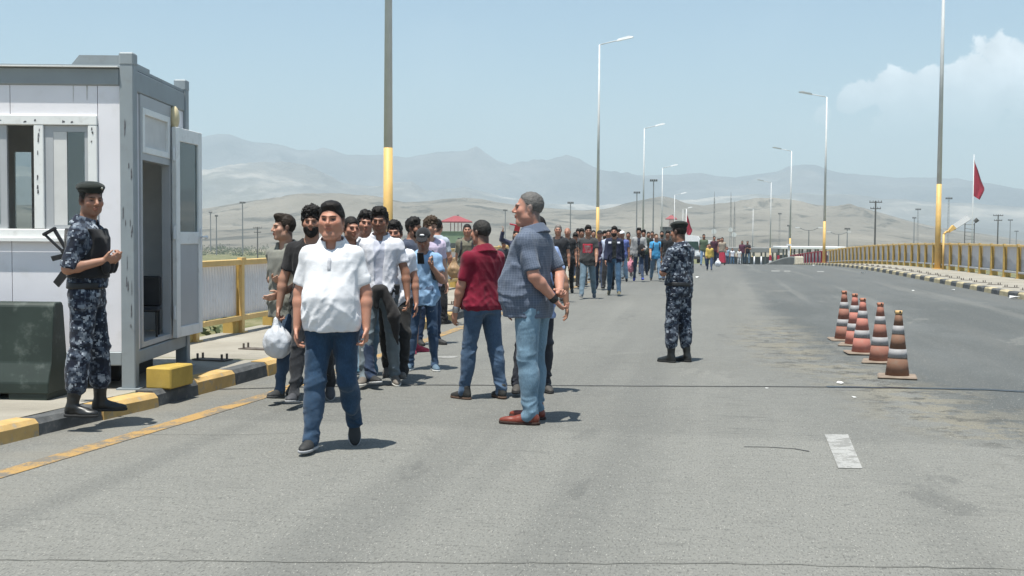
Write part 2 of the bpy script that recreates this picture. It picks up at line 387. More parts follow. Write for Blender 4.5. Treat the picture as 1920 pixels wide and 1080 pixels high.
streak = n.noise(6, 5, .6, v=n.scale(n.obj(), (.35, 2.2, 1))); col = n.mix(n.ss(streak, .56, .70, 0, .7), col, (.075, .075, .070)); streak2 = n.noise(15, 4, .6, v=n.scale(n.obj(), (.4, 1.6, 1))); col = n.mix(n.ss(streak2, .58, .66, 0, .55), col, (.08, .08, .074)); col = n.mix(n.ss(streak2, .40, .33, 0, .4), col, (.27, .262, .235))
# the resurfaced right lane: darker and bluer, with a ragged edge, and the polished far roadway
rag = n.math('MULTIPLY', n.math('SUBTRACT', n.noise(.55, 5, .6), .5), 2.4)
lx = n.math('SUBTRACT', o_[0], n.math('MULTIPLY', n.math('MAXIMUM', n.math('SUBTRACT', 16.0, o_[1]), 0.0), .19))
lane = n.math('MULTIPLY', n.ss(n.math('ADD', lx, n.math('MULTIPLY', rag, .6)), .75, 1.5), n.ss(n.math('ADD', o_[1], n.math('MULTIPLY', rag, .5)), 8.5, 9.0))
slab = n.ss(n.math('ADD', o_[1], n.math('MULTIPLY', rag, .12)), 8.75, 8.95); col = n.mix(slab, n.mix(.4, col, (.235, .232, .210)), n.mix(.25, col, (.135, .136, .127)))
dk = n.mix(n.ss(n.noise(.5, 6, .65, v=n.scale(n.obj(), (1, .3, 1))), .4, .65), (.046, .056, .060), (.088, .098, .101))
col = n.mix(n.math('MULTIPLY', lane, .92), col, dk)
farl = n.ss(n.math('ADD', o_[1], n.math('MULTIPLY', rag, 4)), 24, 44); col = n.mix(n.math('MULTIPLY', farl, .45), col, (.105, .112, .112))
tracks = n.noise(1.3, 3, .5, v=n.scale(n.obj(), (1, .035, 1))); col = n.mix(n.ss(tracks, .50, .66, 0, .42), col, (.105, .106, .10)); col = n.mix(n.ss(tracks, .46, .34, 0, .3), col, (.235, .23, .208))
blot = n.noise(.9, 6, .7, v=n.scale(n.obj(), (1, .5, 1)), dist=.8); col = n.mix(n.ss(blot, .60, .68, 0, .5), col, (.075, .076, .073)); col = n.mix(n.ss(blot, .40, .33, 0, .35), col, (.25, .245, .22))
# crumbled, dusty patch along that edge
edge = n.math('SUBTRACT', 1, n.math('ABSOLUTE', n.math('MULTIPLY', n.math('SUBTRACT', n.math('ADD', lx, n.math('MULTIPLY', rag, .6)), .95), 1.25)), clamp=True)
patch = n.math('MULTIPLY', n.math('MULTIPLY', edge, n.ss(o_[1], 7.5, 9.5)), n.ss(o_[1], 24, 18))
col = n.mix(n.math('MULTIPLY', n.math('MULTIPLY', patch, n.ss(n.noise(1.7, 6, .7), .47, .52)), .8), col, (.215, .19, .135))
hole = n.math('MULTIPLY', n.math('MULTIPLY', patch, n.ss(n.noise(3.1, 7, .75), .545, .565)), .9); col = n.mix(hole, col, (.05, .048, .042))
chips = n.voro(80, n.scale(n.obj(), (1.1, .42, 1))); cm = n.noise(30, 2, v=n.scale(n.obj(), (1, .5, 1))); col = n.mix(n.math('MULTIPLY', n.ss(chips, .30, .15, 0, 1.0), n.ss(cm, .48, .58)), col, (.40, .385, .345))
pits = n.noise(85, 4, .65, v=n.scale(n.obj(), (1, .33, 1))); col = n.mix(n.ss(pits, .53, .63, 0, .68), col, (.055, .054, .050))
scr = n.noise(12, 6, .78, v=n.scale(n.obj(), (.75, .6, 1))); col = n.mix(n.ss(scr, .58, .68, 0, .6), col, (.07, .07, .066)); col = n.mix(n.ss(scr, .42, .32, 0, .5), col, (.22, .215, .20))
col = n.mix(.30, col, n.mix(n.ss(fine, .3, .7), (.088, .087, .080), (.205, .20, .184)))
dust = n.math('MULTIPLY', n.ss(o_[0], -3.5, -4.6), n.ss(n.noise(1.1, 5), .35, .6)); col = n.mix(n.math('MULTIPLY', dust, .5), col, (.20, .185, .155))
n.bump(n.math('ADD', n.math('ADD', fine, n.math('MULTIPLY', chips, -.6)), n.math('MULTIPLY', hole, -2.)), .55, .012)
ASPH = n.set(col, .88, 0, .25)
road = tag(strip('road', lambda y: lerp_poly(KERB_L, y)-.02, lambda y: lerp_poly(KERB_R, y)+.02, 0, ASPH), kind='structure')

n = Nodes('concrete'); o_ = n.xyz()
c = n.ramp(n.noise(.9, 7, .62), [(.3, (.225, .205, .17)), (.5, (.285, .262, .22)), (.7, (.34, .315, .27))])
c = n.mix(n.ss(n.noise(5, 6, .7), .55, .72, 0, .5), c, (.17, .16, .135)); c = n.mix(n.ss(n.noise(60, 5, .7), .5, .7, 0, .35), c, (.2, .185, .16))
n.bump(n.noise(45, 6, .7), .4, .008); CONC = n.set(c, .92, 0, .2)
tag(strip('pavement', lambda y: lerp_poly(RAIL_L, y)-.25, lambda y: lerp_poly(KERB_L, y)-.18, .13, CONC, 12.0, 140, 2), kind='structure')
tag(strip('pavement', lambda y: lerp_poly(KERB_R, y)+.18, lambda y: lerp_poly(RAIL_R, y)+.25, .13, CONC, -20, 99, 2), kind='structure')
# concrete yard the booth stands on, broader than the pavement
tag(strip('pavement', lambda y: -15.0, lambda y: lerp_poly(KERB_L, y)-.18, .126, CONC, -20, 12.0, 4), kind='structure')
mb = MB(); mb.box((-15.2, 12.0, -1.2), (-6.66, 12.2, .126)); tag(mb.build('retaining_wall', CONC), 'low concrete edge wall of the yard beside the guard booth, behind the open door', 'wall')

# kerbs: every block a piece
YEL_L = plain('kerb_yellow', (.47, .31, .125), .85, .12, 6, 0, .5, 60, .2, (.30, .27, .22), .85)
YEL_R = plain('kerb_beige', (.42, .355, .225), .88, .12, 5, 0, .5, 60, .2, (.33, .30, .25), .7)
BLK = plain('kerb_black', (.085, .088, .09), .85, .2, 8, 0, .5, 60, .25, (.20, .19, .17), .5)
def frame(poly, y, dz=0, dy=.05):
    p = Vector((lerp_poly(poly, y), y, road_z(y)+dz)); q = Vector((lerp_poly(poly, y+dy), y+dy, road_z(y+dy)+dz)); d = (q-p).normalized()
    x = d.cross(Vector((0, 0, 1))).normalized(); z = x.cross(d)
    return Matrix(((x[0], d[0], z[0], p[0]), (x[1], d[1], z[1], p[1]), (x[2], d[2], z[2], p[2]), (0, 0, 0, 1)))
def kerb_mesh(L, side, mat, k):
    # block lies from y 0 to L; road face at x 0, body behind it
    b = bmesh.new(); s = side; g = .007
    prof = [(0, -.06), (.012*s, .115), (.045*s, .152), (.205*s, .150), (.205*s, -.06)]
    for yy, vs in ((g, []), (L*.5, []), (L-g, [])): pass
    rings = []
    for yy in (g, L*.33, L*.66, L-g):
        rings.append([b.verts.new((x+random.uniform(-.004, .004), yy, z+random.uniform(-.005, .004))) for x, z in prof])
    for r0, r1 in zip(rings[:-1], rings[1:]):
        for i in range(5): b.faces.new((r0[i], r0[(i+1) % 5], r1[(i+1) % 5], r1[i]))
    b.faces.new(rings[0]); b.faces.new(rings[-1][::-1]); bmesh.ops.recalc_face_normals(b, faces=b.faces)
    me = bpy.data.meshes.new('kerb_block'); b.to_mesh(me); b.free(); me.materials.append(mat); return me
def kerb(poly, side, y0, y1, L, mats, low=()):
    root = empty('kerb', (0, 0, 0)); root['kind'] = 'structure'
    meshes = [[kerb_mesh(L, side, m, k) for k in range(3)] for m in mats]; y = y0; i = 0
    while y < y1:
        o = bpy.data.objects.new('kerb_block', meshes[i % 2][random.randrange(3)]); COL.objects.link(o); o.parent = root
        m = frame(poly, y); dz = 0
        for a, b, h in low:
            if a <= y < b: dz = h
        m = m @ Matrix.Translation((random.uniform(-.008, .008), 0, dz+random.uniform(-.004, .004))) @ Matrix.Rotation(random.uniform(-.012, .012), 4, 'Z')
        o.matrix_local = m
        step = L*math.cos(math.atan2(m[0][1], m[1][1])); y += step; i += 1
    return root
kerb(KERB_L, -1, 7.0-.76*11-.66, 118, .76, (YEL_L, BLK), [(-9, 8.7, -.028), (8.7, 9.4, -.02)])
kerb(KERB_R, 1, 6.0, 98, .86, (YEL_R, BLK))

# painted markings, joints and cracks lie as thin sheets over the asphalt
def sheet(name, pts, mat, dz=.004): 
    return raw(name, [(x, y, road_z(y)+dz) for x, y in pts], [tuple(range(len(pts)))], mat)
def ribbon(name, pl, w, mat, dz=.004, jit=0, seg=.5, kind='structure'):
    pts = []
    for (a, b), (c_, d_) in zip(pl[:-1], pl[1:]):
        k = max(1, int(math.hypot(c_-a, d_-b)/seg))
        pts += [(a+(c_-a)*t/k, b+(d_-b)*t/k) for t in range(k)]
    pts.append(pl[-1]); v = []; f = []
    for i, p in enumerate(pts):
        q = pts[min(i+1, len(pts)-1)]; o2 = pts[max(i-1, 0)]; dx, dy = q[0]-o2[0], q[1]-o2[1]; l = math.hypot(dx, dy); nx, ny = -dy/l, dx/l
        jx = random.uniform(-jit, jit); ww = w*(1+random.uniform(-1, 1)*min(1, jit*12))
        for s in (-.5, .5): v.append((p[0]+nx*(s*ww+jx), p[1]+ny*(s*ww+jx), road_z(p[1]+ny*s*ww)+dz))
    for i in range(len(pts)-1): f.append((2*i, 2*i+1, 2*i+3, 2*i+2))
    return tag(raw(name, v, f, mat), kind=kind)
def paint(name, colr, wear=.5, sc=5):
    n = Nodes(name); a = n.noise(sc, 8, .72); b = n.noise(70, 4, .7)
    c = n.mix(n.ss(n.math('ADD', a, n.math('MULTIPLY', b, .35)), .62, .74, 0, wear+.35), colr, (.14, .137, .125))
    c = n.mix(n.ss(b, .4, .7, 0, .3), c, sc3(colr, .6)); n.bump(b, .4, .006)
    return n.set(c, .85, 0, .25)
PY, PW, JOINT = paint('yellow_paint', (.36, .225, .085), .6, 3.5), paint('white_paint', (.33, .325, .31), .3, 6), plain('joint_rubber', (.045, .045, .045), .8, .3, 14, 0, .5, 40, .3, (.15, .14, .125), .8)
ribbon('edge_line', [(-4.75, -8), (-4.5, 3), (-4.36, 6), (-4.14, 9), (-4.05, 10.5), (-4.0, 18.3), (-3.95, 45)]+[(-3.92, y) for y in range(48, 120, 3)], .16, PY, .004, .004, .8)
q = [on_z(1546, 815), on_z(1590, 815), on_z(1617, 879), on_z(1572, 879)]
tag(sheet('lane_marking', q, PW), kind='structure')
for (x0, y0, x1, y1) in [(1446, 508, 1462, 508), (1470, 508, 1482, 508), (1532, 508, 1545, 508)]:
    a, b = on_z(x0, y0), on_z(x1, y0); Y0 = 52
    tag(sheet('lane_marking', [(a[0]*Y0/a[1], Y0), (b[0]*Y0/b[1], Y0), (b[0]*(Y0+1.4)/b[1], Y0+1.4), (a[0]*(Y0+1.4)/a[1], Y0+1.4)], PW), kind='structure')
a, b = on_z(811, 670), on_z(856, 670); tag(sheet('lane_marking', [(a[0], a[1]-.08), (b[0], b[1]-.08), (b[0], b[1]+.12), (a[0], a[1]+.12)], PW), kind='structure')
ja, jb, jc, jd = on_z(300, 733), on_z(760, 722), on_z(1550, 726), on_z(1905, 734)
ribbon('expansion_joint', [(-4.7, ja[1]+.35), ja, jb, jc], .035, JOINT, .005, .006, .18)
ribbon('expansion_joint', [jc, on_z(1700, 728), on_z(1850, 731), jd, (7.3, 12.1)], .10, plain('bitumen', (.022, .023, .025), .35, .2, 20), .006, .012, .15)
CRK = plain('crack_fill', (.12, .118, .105), .9, .4, 6)
ribbon('crack', [on_z(-60, 1050), on_z(300, 1052), on_z(900, 1056), on_z(1400, 1058), on_z(1915, 1068), (5, 5.1)], .008, CRK, .004, .012, .08)
ribbon('crack', [on_z(1395, 838), on_z(1440, 839), on_z(1490, 842), on_z(1518, 847)], .016, JOINT, .004, .008, .06)
ribbon('crack', [on_z(240, 815), on_z(420, 816), on_z(560, 812)], .007, CRK, .004, .01, .08)
# ------------------------------------------------------------------ railings
RY = plain('railing_yellow', (.64, .43, .165), .55, .08, 4, 0, .15, 50, .4, (.45, .33, .16), .4)
RM = plain('railing_mustard', (.45, .30, .085), .6, .1, 5, 0, .15, 50, .35, (.30, .21, .08), .4)
RR = plain('railing_red', (.34, .02, .045), .5, .1, 4)
PAN = plain('panel_white', (.66, .66, .68), .55, .05, 3, 0, .1, 40, .4, (.50, .48, .46), .4)
PANR = plain('panel_grey', (.37, .37, .385), .6, .05, 3, 0, .1, 40, .4, (.46, .45, .43), .4)
def railing(name, label, poly, side, ylist, Hh, post_mat, web_mat, pan_mat, rib, px_=.075, top_mat=None, pw=.045, low_mat=None):
    root = empty(name, (0, 0, 0), 0, label, 'railing')
    step = ylist[1]-ylist[0]
    pm = MB(); pm.box((-.025, -pw, .0), (.025, pw, Hh-.02), bev=.006); pm.box((-.055, -.08, 0), (.055, .08, .018)); pm.box((-.035, -.075, Hh-.035), (.035, .075, Hh+.012)); post0 = pm.build('post', post_mat)
    wm = MB(); wm.box((.027, -.012, .02), (px_+.03, .012, Hh-.06)); web0 = wm.build('post_web', web_mat)
    fm_ = MB(); fm_.box((.02, -.16, .0), (.21, -.014, .19)); foot0 = fm_.build('post_foot', web_mat)
    # ribbed panel
    n_ = rib; v = []; f = []; L = step-.03
    for i in range(n_*4+1):
        y = -.0+.015+L*i/(n_*4); ph = i % 4; x = px_+(.016 if ph in (1, 2) else 0)
        v += [(x, y, .235), (x, y, Hh-.095)]
    for i in range(n_*4): f.append((2*i, 2*i+2, 2*i+3, 2*i+1))
    pan0 = raw('panel', v, f, pan_mat)
    bm2 = MB(); bm2.box((px_-.095, .046, .17), (px_-.025, step-.046, .232), bev=.006); low0 = bm2.build('bottom_rail', low_mat or post_mat)
    bm3 = MB(); bm3.box((-.026, .046, Hh-.09), (.056, step-.046, Hh-.012), bev=.008); top0 = bm3.build('top_rail', top_mat or post_mat)
    first = True
    for y in ylist:
        m = frame(poly, y, .13, step)
        if side < 0:
            m = m @ Matrix.Diagonal((-1, 1, 1, 1))
        for o in (post0, web0, foot0, pan0, low0, top0):
            c = o if first else o.copy()
            if not first: COL.objects.link(c)
            c.parent = root; c.matrix_local = m
        first = False
    return root
yl = [12.35+1.445*i for i in range(60)]
railing('railing', 'yellow railing with white ribbed panels on the left bridge edge behind the queue', RAIL_L, -1, yl, 1.02, RY, RM, PAN, 16)
yr = [24+1.8*i for i in range(41)]
railing('railing', 'long mustard railing with pale grey panels along the right bridge edge', RAIL_R, 1, yr, 1.16, RM, RM, PANR, 1, .10, RY, .065, PANR)
railing('railing', 'short dark red railing at the far end of the right bridge edge', RAIL_R, 1, [98.6+1.8*i for i in range(14)], 1.16, RR, RR, PANR, 1, .10)
# anchor plates left by removed posts
STEEL = plain('rusty_steel', (.11, .09, .075), .7, .3, 12)
def plate(x, y, rz, label, grp):
    r = empty('anchor_plate', (x, y, road_z(y)+.131), rz, label, 'anchor plate', grp)
    m = MB(); m.box((-.09, -.2, 0), (.09, .2, .012)); m.build('plate', STEEL, r)
    for dx in (-.05, .05):
        for dy in (-.15, .15): m = MB(); m.cyl((dx, dy, .012), (dx, dy, .07), .014, .014, 6); m.build('bolt', STEEL, r)
    return r
pl0 = None
for x_, y_, lab in [(on_z(398, 675, .13)[0], on_z(398, 675, .13)[1], 'bolted steel plate nearest the booth on the left pavement'), (*on_z(482, 655, .13), 'bolted steel plate on the left pavement behind the plastic bag')]:
    pl0 = plate(x_, y_, math.pi/2*.9, lab, 'steel anchor plates on the pavements')
for i in range(8):
    c = copy_tree(pl0); y = 18.5+1.9*i; c.location = (lerp_poly(KERB_L, y)-.72, y, road_z(y)+.131); c['label'] = 'bolted steel anchor plate on the left pavement behind the queue'
for i in range(26):
    c = copy_tree(pl0); y = 25.5+1.8*i; c.location = (lerp_poly(KERB_R, y)+.75, y, road_z(y)+.131); c.rotation_euler = (0, 0, .75); c['label'] = 'small bolted anchor plate in the row along the right pavement'

# ------------------------------------------------------------------ street lamps
GALV = plain('galvanised_steel', (.56, .57, .57), .6, .06, 2)
LYEL = plain('lamp_yellow', (.64, .41, .14), .55, .07, 3, 0, .1, 40, .4, (.42, .30, .14), .45)
LWH = plain('lamp_head_white', (.72, .73, .74), .4, .05)
def street_lamp(Hl=13.9):
    r = empty('street_lamp', (0, 0, 0))
    m = MB(); m.box((-.24, -.24, -.7), (.24, .24, .0)); m.build('plinth', CONC, r)
    m = MB(); m.box((-.2, -.2, 0), (.2, .2, .025)); m.cyl((0, 0, .02), (0, 0, 3.6), .125, .108, 14); m.build('painted_base', LYEL, r, True)
    m = MB(); m.cyl((0, 0, 3.6), (0, 0, Hl), .105, .052, 14); m.build('pole', GALV, r, True)
    m = MB(); m.tube([(0, 0, Hl-.03), (.12, 0, Hl+.02), (1.25, 0, Hl+.26)], .032); m.build('arm', GALV, r, True)
    m = MB(); m.prism([(1.15, -.10, Hl+.19), (2.2, -.12, Hl+.40), (2.24, -.10, Hl+.47), (1.95, -.08, Hl+.52), (1.2, -.07, Hl+.33)], (0, .2, 0)); m.build('luminaire', LWH, r)
    m = MB(); m.box((-.03, -.135, 1.0), (.03, -.112, 1.35)); m.build('service_hatch', LYEL, r)
    return r
lamp0 = street_lamp(); first = True
LL = ['grey and yellow street lamp post rising behind the man in the open white shirt', 'tall left street lamp with its head over the checked shirt man and the walkers', 'second farther left street lamp behind the walking crowd', 'third farther left street lamp before the brown hills', 'small distant left street lamp above the far flag', 'tiny left street lamp at the far end of the bridge']
for i, y in enumerate([27.2, 78, 128, 173, 226, 285]):
    o = lamp0 if first else copy_tree(lamp0); first = False
    z = road_z(y)-.05; o.location = (-7.72, y, z); o.scale = (1, 1, [1, 1.04, 1.08, 1.07, 1.05, 1.1][i]); tag(o, LL[i], 'street lamp', 'street lamps along the bridge')
LR = ['near right street lamp with yellow lower post standing by the mustard railing', 'right street lamp with white head in front of the cloud foot', 'second farther right street lamp over the red railing', 'third farther right street lamp behind the white far roof', 'tiny right street lamp at the far end of the bridge']
for i, (y, px) in enumerate([(54.2, 1758), (98, 1545), (143, 1481), (195, 1444), (262, 1411)]):
    o = copy_tree(lamp0); r_ = ray(px, 470); x = float(r_[0]/r_[1]*y); o.location = (x, y, road_z(y)+.13); o.rotation_euler = (0, 0, math.pi)
    o.scale = (1, 1, [1.04, .97, 1.0, 1.03, 1.0][i]); tag(o, LR[i], 'street lamp', 'street lamps along the bridge')
# ------------------------------------------------------------------ guard booth
BW = plain('cabin_white', (.76, .74, .765), .45, .03, 2, 0, .05, 30, .4, (.60, .57, .54), .35)
BG = plain('cabin_grey', (.255, .285, .30), .5, .06, 3, 0, .08, 40, .4, (.19, .19, .18), .4)
UPVC = plain('window_white', (.76, .76, .74), .4, .03, 5, 0, 0, 40, .4, (.5, .48, .45), .4)
DGREY = plain('door_grey', (.40, .41, .42), .45, .04, 3)
INN = plain('cabin_inside', (.62, .61, .59), .6, .05)
DARK = plain('dark_rubber', (.02, .02, .022), .7, .2)
def glass_mat():
    n = Nodes('window_glass'); t = n.t.nodes.new('ShaderNodeBsdfTransparent'); t.inputs[0].default_value = (.80, .84, .84, 1)
    g = n.t.nodes.new('ShaderNodeBsdfGlossy'); g.inputs['Roughness'].default_value = .03; g.inputs[0].default_value = (.9, .95, .95, 1)
    fr = n.t.nodes.new('ShaderNodeFresnel'); fr.inputs[0].default_value = 1.45
    mx = n.t.nodes.new('ShaderNodeMixShader'); k = n.math('ADD', n.math('MULTIPLY', fr.outputs[0], 1.0), .07)
    n.t.links.new(k, mx.inputs[0]); n.t.links.new(t.outputs[0], mx.inputs[1]); n.t.links.new(g.outputs[0], mx.inputs[2]); n.t.links.new(mx.outputs[0], n.out.inputs[0])
    return n.m
GLASS = glass_mat()
booth = empty('guard_booth', (-4.96, 9.47, .126), math.atan2(.192, .981), 'white prefabricated guard booth with grey corner posts and its door open', 'guard booth'); booth.scale = (1, 1, 1.014)
# booth axes: x 0 at the road-side front corner (cabin at negative x), y 0 at the front face, z up; inside size 3.2 x 1.9
def part(name, mat, fn, parent=None, smooth=False, label=None):
    m = MB(); fn(m); o = m.build(name, mat, parent or booth, smooth)
    if label: o['label'] = label
    return o
W_, D_, Ht = 3.2, 1.9, 2.78
for (x, y) in ((-.12, 0), (-W_, 0), (-.12, D_-.12), (-W_, D_-.12)):
    part('corner_post', BG, lambda m: (m.box((x, y, 0), (x+.12, y+.12, Ht+.005), bev=.008), m.box((x-.04, y-.03, 0), (x+.16, y+.15, .012)), m.box((x-.004, y-.004, Ht-.01), (x+.124, y+.124, Ht+.10), bev=.012)))
part('roof_beam', BG, lambda m: m.box((-W_+.12, .012, 2.60), (-.12, .11, 2.745), bev=.01))
part('roof_beam', BG, lambda m: m.box((-W_+.12, D_-.11, 2.60), (-.12, D_-.012, 2.745), bev=.01))
part('roof_beam', BG, lambda m: m.box((-.11, .12, 2.56), (-.012, D_-.12, 2.745), bev=.01))
part('roof_beam', BG, lambda m: m.box((-W_+.012, .12, 2.58), (-W_+.11, D_-.12, 2.745), bev=.01))
part('roof', BG, lambda m: (m.box((-W_+.02, .02, 2.748), (-.02, D_-.02, 2.775)), m.prism([(-.55, .06, 2.776), (-.13, .06, 2.776), (-.13, .06, 2.86), (-.48, .06, 2.86)], (0, .9, 0))))
part('eave_flashing', UPVC, lambda m: m.prism([(-W_+.1, -.038, 2.757)]+[(-W_+.1, -.038, 2.748), (-W_+.1, .03, 2.748), (-W_+.1, .03, 2.757)], (W_-.22, 0, 0)))
for y in (.02, D_-.11): part('floor_beam', BG, lambda m: m.box((-W_+.12, y, .205), (-.12, y+.09, .325), bev=.008))
part('floor_beam', BG, lambda m: m.box((-.11, .12, .205), (-.012, D_-.12, .325), bev=.008))
part('floor', INN, lambda m: m.box((-W_+.05, .05, .326), (-.05, D_-.05, .36)))
# front wall, panels between beams, around the window x -1.52..-.316, z 1.33..2.37 (booth z = above pavement)
z0, z1, wx0, wx1 = 1.29, 2.345, -1.53, -.316
xs = [-W_+.12, -2.1, -1.065, -.12]
def wall_piece(m, a, b, c, d, y=.03, t=.045): m.box((a+.003, y, c), (b-.003, y+t, d))
for a, b in ((-W_+.12, -2.1), (-2.1, wx0)): part('wall_panel', BW, lambda m: wall_piece(m, a, b, .327, 2.598))
for a, b in ((wx0, -1.065), (-1.065, wx1)):
    part('wall_panel', BW, lambda m: wall_piece(m, a, b, .327, z0)); part('wall_panel', BW, lambda m: wall_piece(m, a, b, z1, 2.598))
part('wall_panel', BW, lambda m: wall_piece(m, wx1, -.12, .327, 2.598))
# window
win = part('window', UPVC, lambda m: [m.box(lo, hi, bev=.006) for lo, hi in (((wx0, .005, z1-.085), (wx1, .08, z1)), ((wx0, .005, z0), (wx1, .08, z0+.085)), ((wx0, .007, z0+.086), (wx0+.08, .078, z1-.086)), ((wx1-.08, .007, z0+.086), (wx1, .078, z1-.086)), ((-.86, .007, z0+.086), (-.775, .078, z1-.086)))])
part('sill', UPVC, lambda m: m.box((wx0-.01, -.03, z0-.02), (wx1+.01, .004, z0+.004)), win)
part('pane', GLASS, lambda m: m.box((-.66, .045, z0+.12), (-.42, .049, z1-.13)), win)
part('sash', DGREY, lambda m: [m.box(lo, hi) for lo, hi in (((-.773, .03, z0+.087), (-.70, .065, z1-.087)), ((-.70, .031, z1-.14), (-.398, .064, z1-.088)), ((-.43, .03, z0+.087), (-.398, .065, z1-.141)), ((-.70, .031, z0+.088), (-.431, .064, z0+.12)))], win)
part('shutter', INN, lambda m: m.box((-.70, .034, z0+.121), (-.585, .06, z1-.141)), win)
part('sash', DGREY, lambda m: [m.box(lo, hi) for lo, hi in (((-1.448, .034, z0+.087), (-1.39, .066, z1-.087)), ((-1.16, .034, z0+.087), (-1.10, .066, z1-.087)), ((-1.39, .035, z1-.135), (-1.16, .065, z1-.088)), ((-1.39, .035, z0+.088), (-1.16, .065, z0+.125)))], win)
part('pane', GLASS, lambda m: m.box((-1.39, .048, z0+.125), (-1.16, .052, z1-.135)), win)
# worn black scuffs of old stickers on the frame
SC = plain('sticker_residue', (.10, .10, .11), .7, .5, 60)
for k in range(22):
    if k < 9: a, b = random.uniform(-1.5, -.5), z1-random.uniform(.035, .075); w, h = random.uniform(.01, .035), random.uniform(.008, .02)
    elif k < 18: a, b = -.817+random.uniform(-.012, .012), random.uniform(z0+.4, z1-.1); w, h = random.uniform(.008, .016), random.uniform(.015, .06)
    else: a, b = -.355+random.uniform(-.01, .01), random.uniform(z1-.25, z1-.1); w, h = .012, random.uniform(.01, .03)
    v = [(a-w/2, .0065, b-h/2), (a+w/2, .0065, b-h*random.uniform(.2, .6)), (a+w*.4, .0065, b+h/2), (a-w*.3, .0065, b+h*.4)]
    o = raw('scuff', [(x, y-.0025, z) for x, y, z in v], [(0, 1, 2, 3)], SC, win)
for k in range(16):     # chipped and scraped paint on the corner post and beam
    b = random.uniform(.5, 2.5); a = -.06+random.uniform(-.045, .045); w, h = random.uniform(.004, .012), random.uniform(.02, .16)
    raw('scrape', [(a-w/2, -.003, b-h/2), (a+w/2, -.003, b-h*.3), (a+w*.3, -.003, b+h/2), (a-w*.4, -.003, b+h*.3)], [(0, 1, 2, 3)], SC, booth)
GRIME = plain('grime', (.48, .46, .43), .8, .2, 20)
for k in range(9):     # rusty drips under the beam, splashes along the wall foot
    a = random.uniform(-1.5, -.14); w = random.uniform(.006, .014)
    if k < 2: h = random.uniform(.08, .3); v = [(a-w/2, .0275, 2.597), (a+w/2, .0275, 2.597), (a+w*.15, .0275, 2.597-h), (a-w*.15, .0275, 2.597-h)]
    else: h = random.uniform(.02, .07); w *= 6; v = [(a-w/2, .0275, .33), (a+w/2, .0275, .33), (a+w*.3, .0275, .33+h), (a-w*.2, .0275, .33+h*.7)]
    raw('grime_streak', v, [(0, 3, 2, 1)], GRIME, booth)
# rear wall with two tall windows, far end wall, end wall with the doorway
part('wall_panel', INN, lambda m: [m.box(lo, hi) for lo, hi in (((-W_+.12, D_-.07, .362), (-.12, D_-.03, 1.1)), ((-W_+.12, D_-.07, 2.15), (-.12, D_-.03, 2.598)), ((-W_+.12, D_-.068, 1.1), (-1.75, D_-.032, 2.15)), ((-1.58, D_-.068, 1.1), (-1.05, D_-.032, 2.15)), ((-.55, D_-.068, 1.1), (-.12, D_-.032, 2.15)))], label='inner rear wall with tall openings')
part('pane', GLASS, lambda m: m.box((-1.75, D_-.052, 1.1), (-1.58, D_-.047, 2.15))); part('pane', GLASS, lambda m: m.box((-1.05, D_-.052, 1.1), (-.55, D_-.047, 2.15)))
part('rear_mullion', DGREY, lambda m: (m.box((-.84, D_-.075, 1.1), (-.76, D_-.025, 2.15))))
part('wall_panel', INN, lambda m: [m.box(lo, hi) for lo, hi in (((-W_+.03, .12, .362), (-W_+.07, D_-.12, 1.15)), ((-W_+.03, .12, 2.15), (-W_+.07, D_-.12, 2.598)), ((-W_+.031, .12, 1.15), (-W_+.069, .70, 2.15)), ((-W_+.031, 1.25, 1.15), (-W_+.069, D_-.12, 2.15)))])
part('pane', GLASS, lambda m: m.box((-W_+.045, .70, 1.15), (-W_+.05, 1.25, 2.15)))
part('ceiling', INN, lambda m: m.box((-W_+.07, .1, 2.56), (-.12, D_-.1, 2.597)))
dy0, dy1, dz1 = .30, 1.20, 2.28
part('wall_panel', BW, lambda m: (m.box((-.075, .122, .327), (-.03, dy0-.05, 2.558)), ))
part('wall_panel', BW, lambda m: (m.box((-.075, dy1+.05, .327), (-.03, D_-.122, 2.558)), ))
df = part('door_frame', DGREY, lambda m: [m.box(lo, hi) for lo, hi in (((-.09, dy0-.05, .34), (-.012, dy0, 2.556)), ((-.09, dy1, .34), (-.012, dy1+.05, 2.556)), ((-.09, dy0, .34), (-.012, dy1, .385)), ((-.088, dy0, 1.99), (-.014, dy1, 2.05)), ((-.088, dy0, 2.45), (-.014, dy1, 2.556)))])
tr = part('transom', UPVC, lambda m: [m.box(lo, hi, bev=.004) for lo, hi in (((-.06, dy0+.002, 2.052), (-.006, dy0+.07, 2.448)), ((-.06, dy1-.07, 2.052), (-.006, dy1-.002, 2.448)), ((-.06, dy0+.07, 2.052), (-.006, dy1-.07, 2.11)), ((-.06, dy0+.07, 2.39), (-.006, dy1-.07, 2.448)))])
part('pane', INN, lambda m: m.box((-.045, dy0+.07, 2.11), (-.03, dy1-.07, 2.39)), tr)
# the door folded back against the end wall
door = part('door', UPVC, lambda m: [m.box(lo, hi, bev=.004) for lo, hi in (((0, 0, 0), (.045, .10, 2.02)), ((0, .62, 0), (.045, .72, 2.02)), ((.001, .10, 0), (.044, .62, .10)), ((.001, .10, .90), (.044, .62, 1.02)), ((.001, .10, 1.89), (.044, .62, 2.02)))])
door.matrix_local = Matrix.Translation((.0, dy1+.03, .34)) @ Matrix.Rotation(R(-6), 4, 'Z')
part('door_panel', DGREY, lambda m: m.box((.014, .10, .10), (.03, .62, .90)), door); part('pane', GLASS, lambda m: m.box((.02, .10, 1.02), (.025, .62, 1.89)), door)
part('handle', LWH, lambda m: (m.box((.046, .65, .84), (.052, .69, 1.06)), m.cyl((.05, .67, .97), (.10, .67, .97), .01), m.cyl((.10, .67, .97), (.10, .56, .97), .01), m.ball((.10, .68, .965), .022)), door)
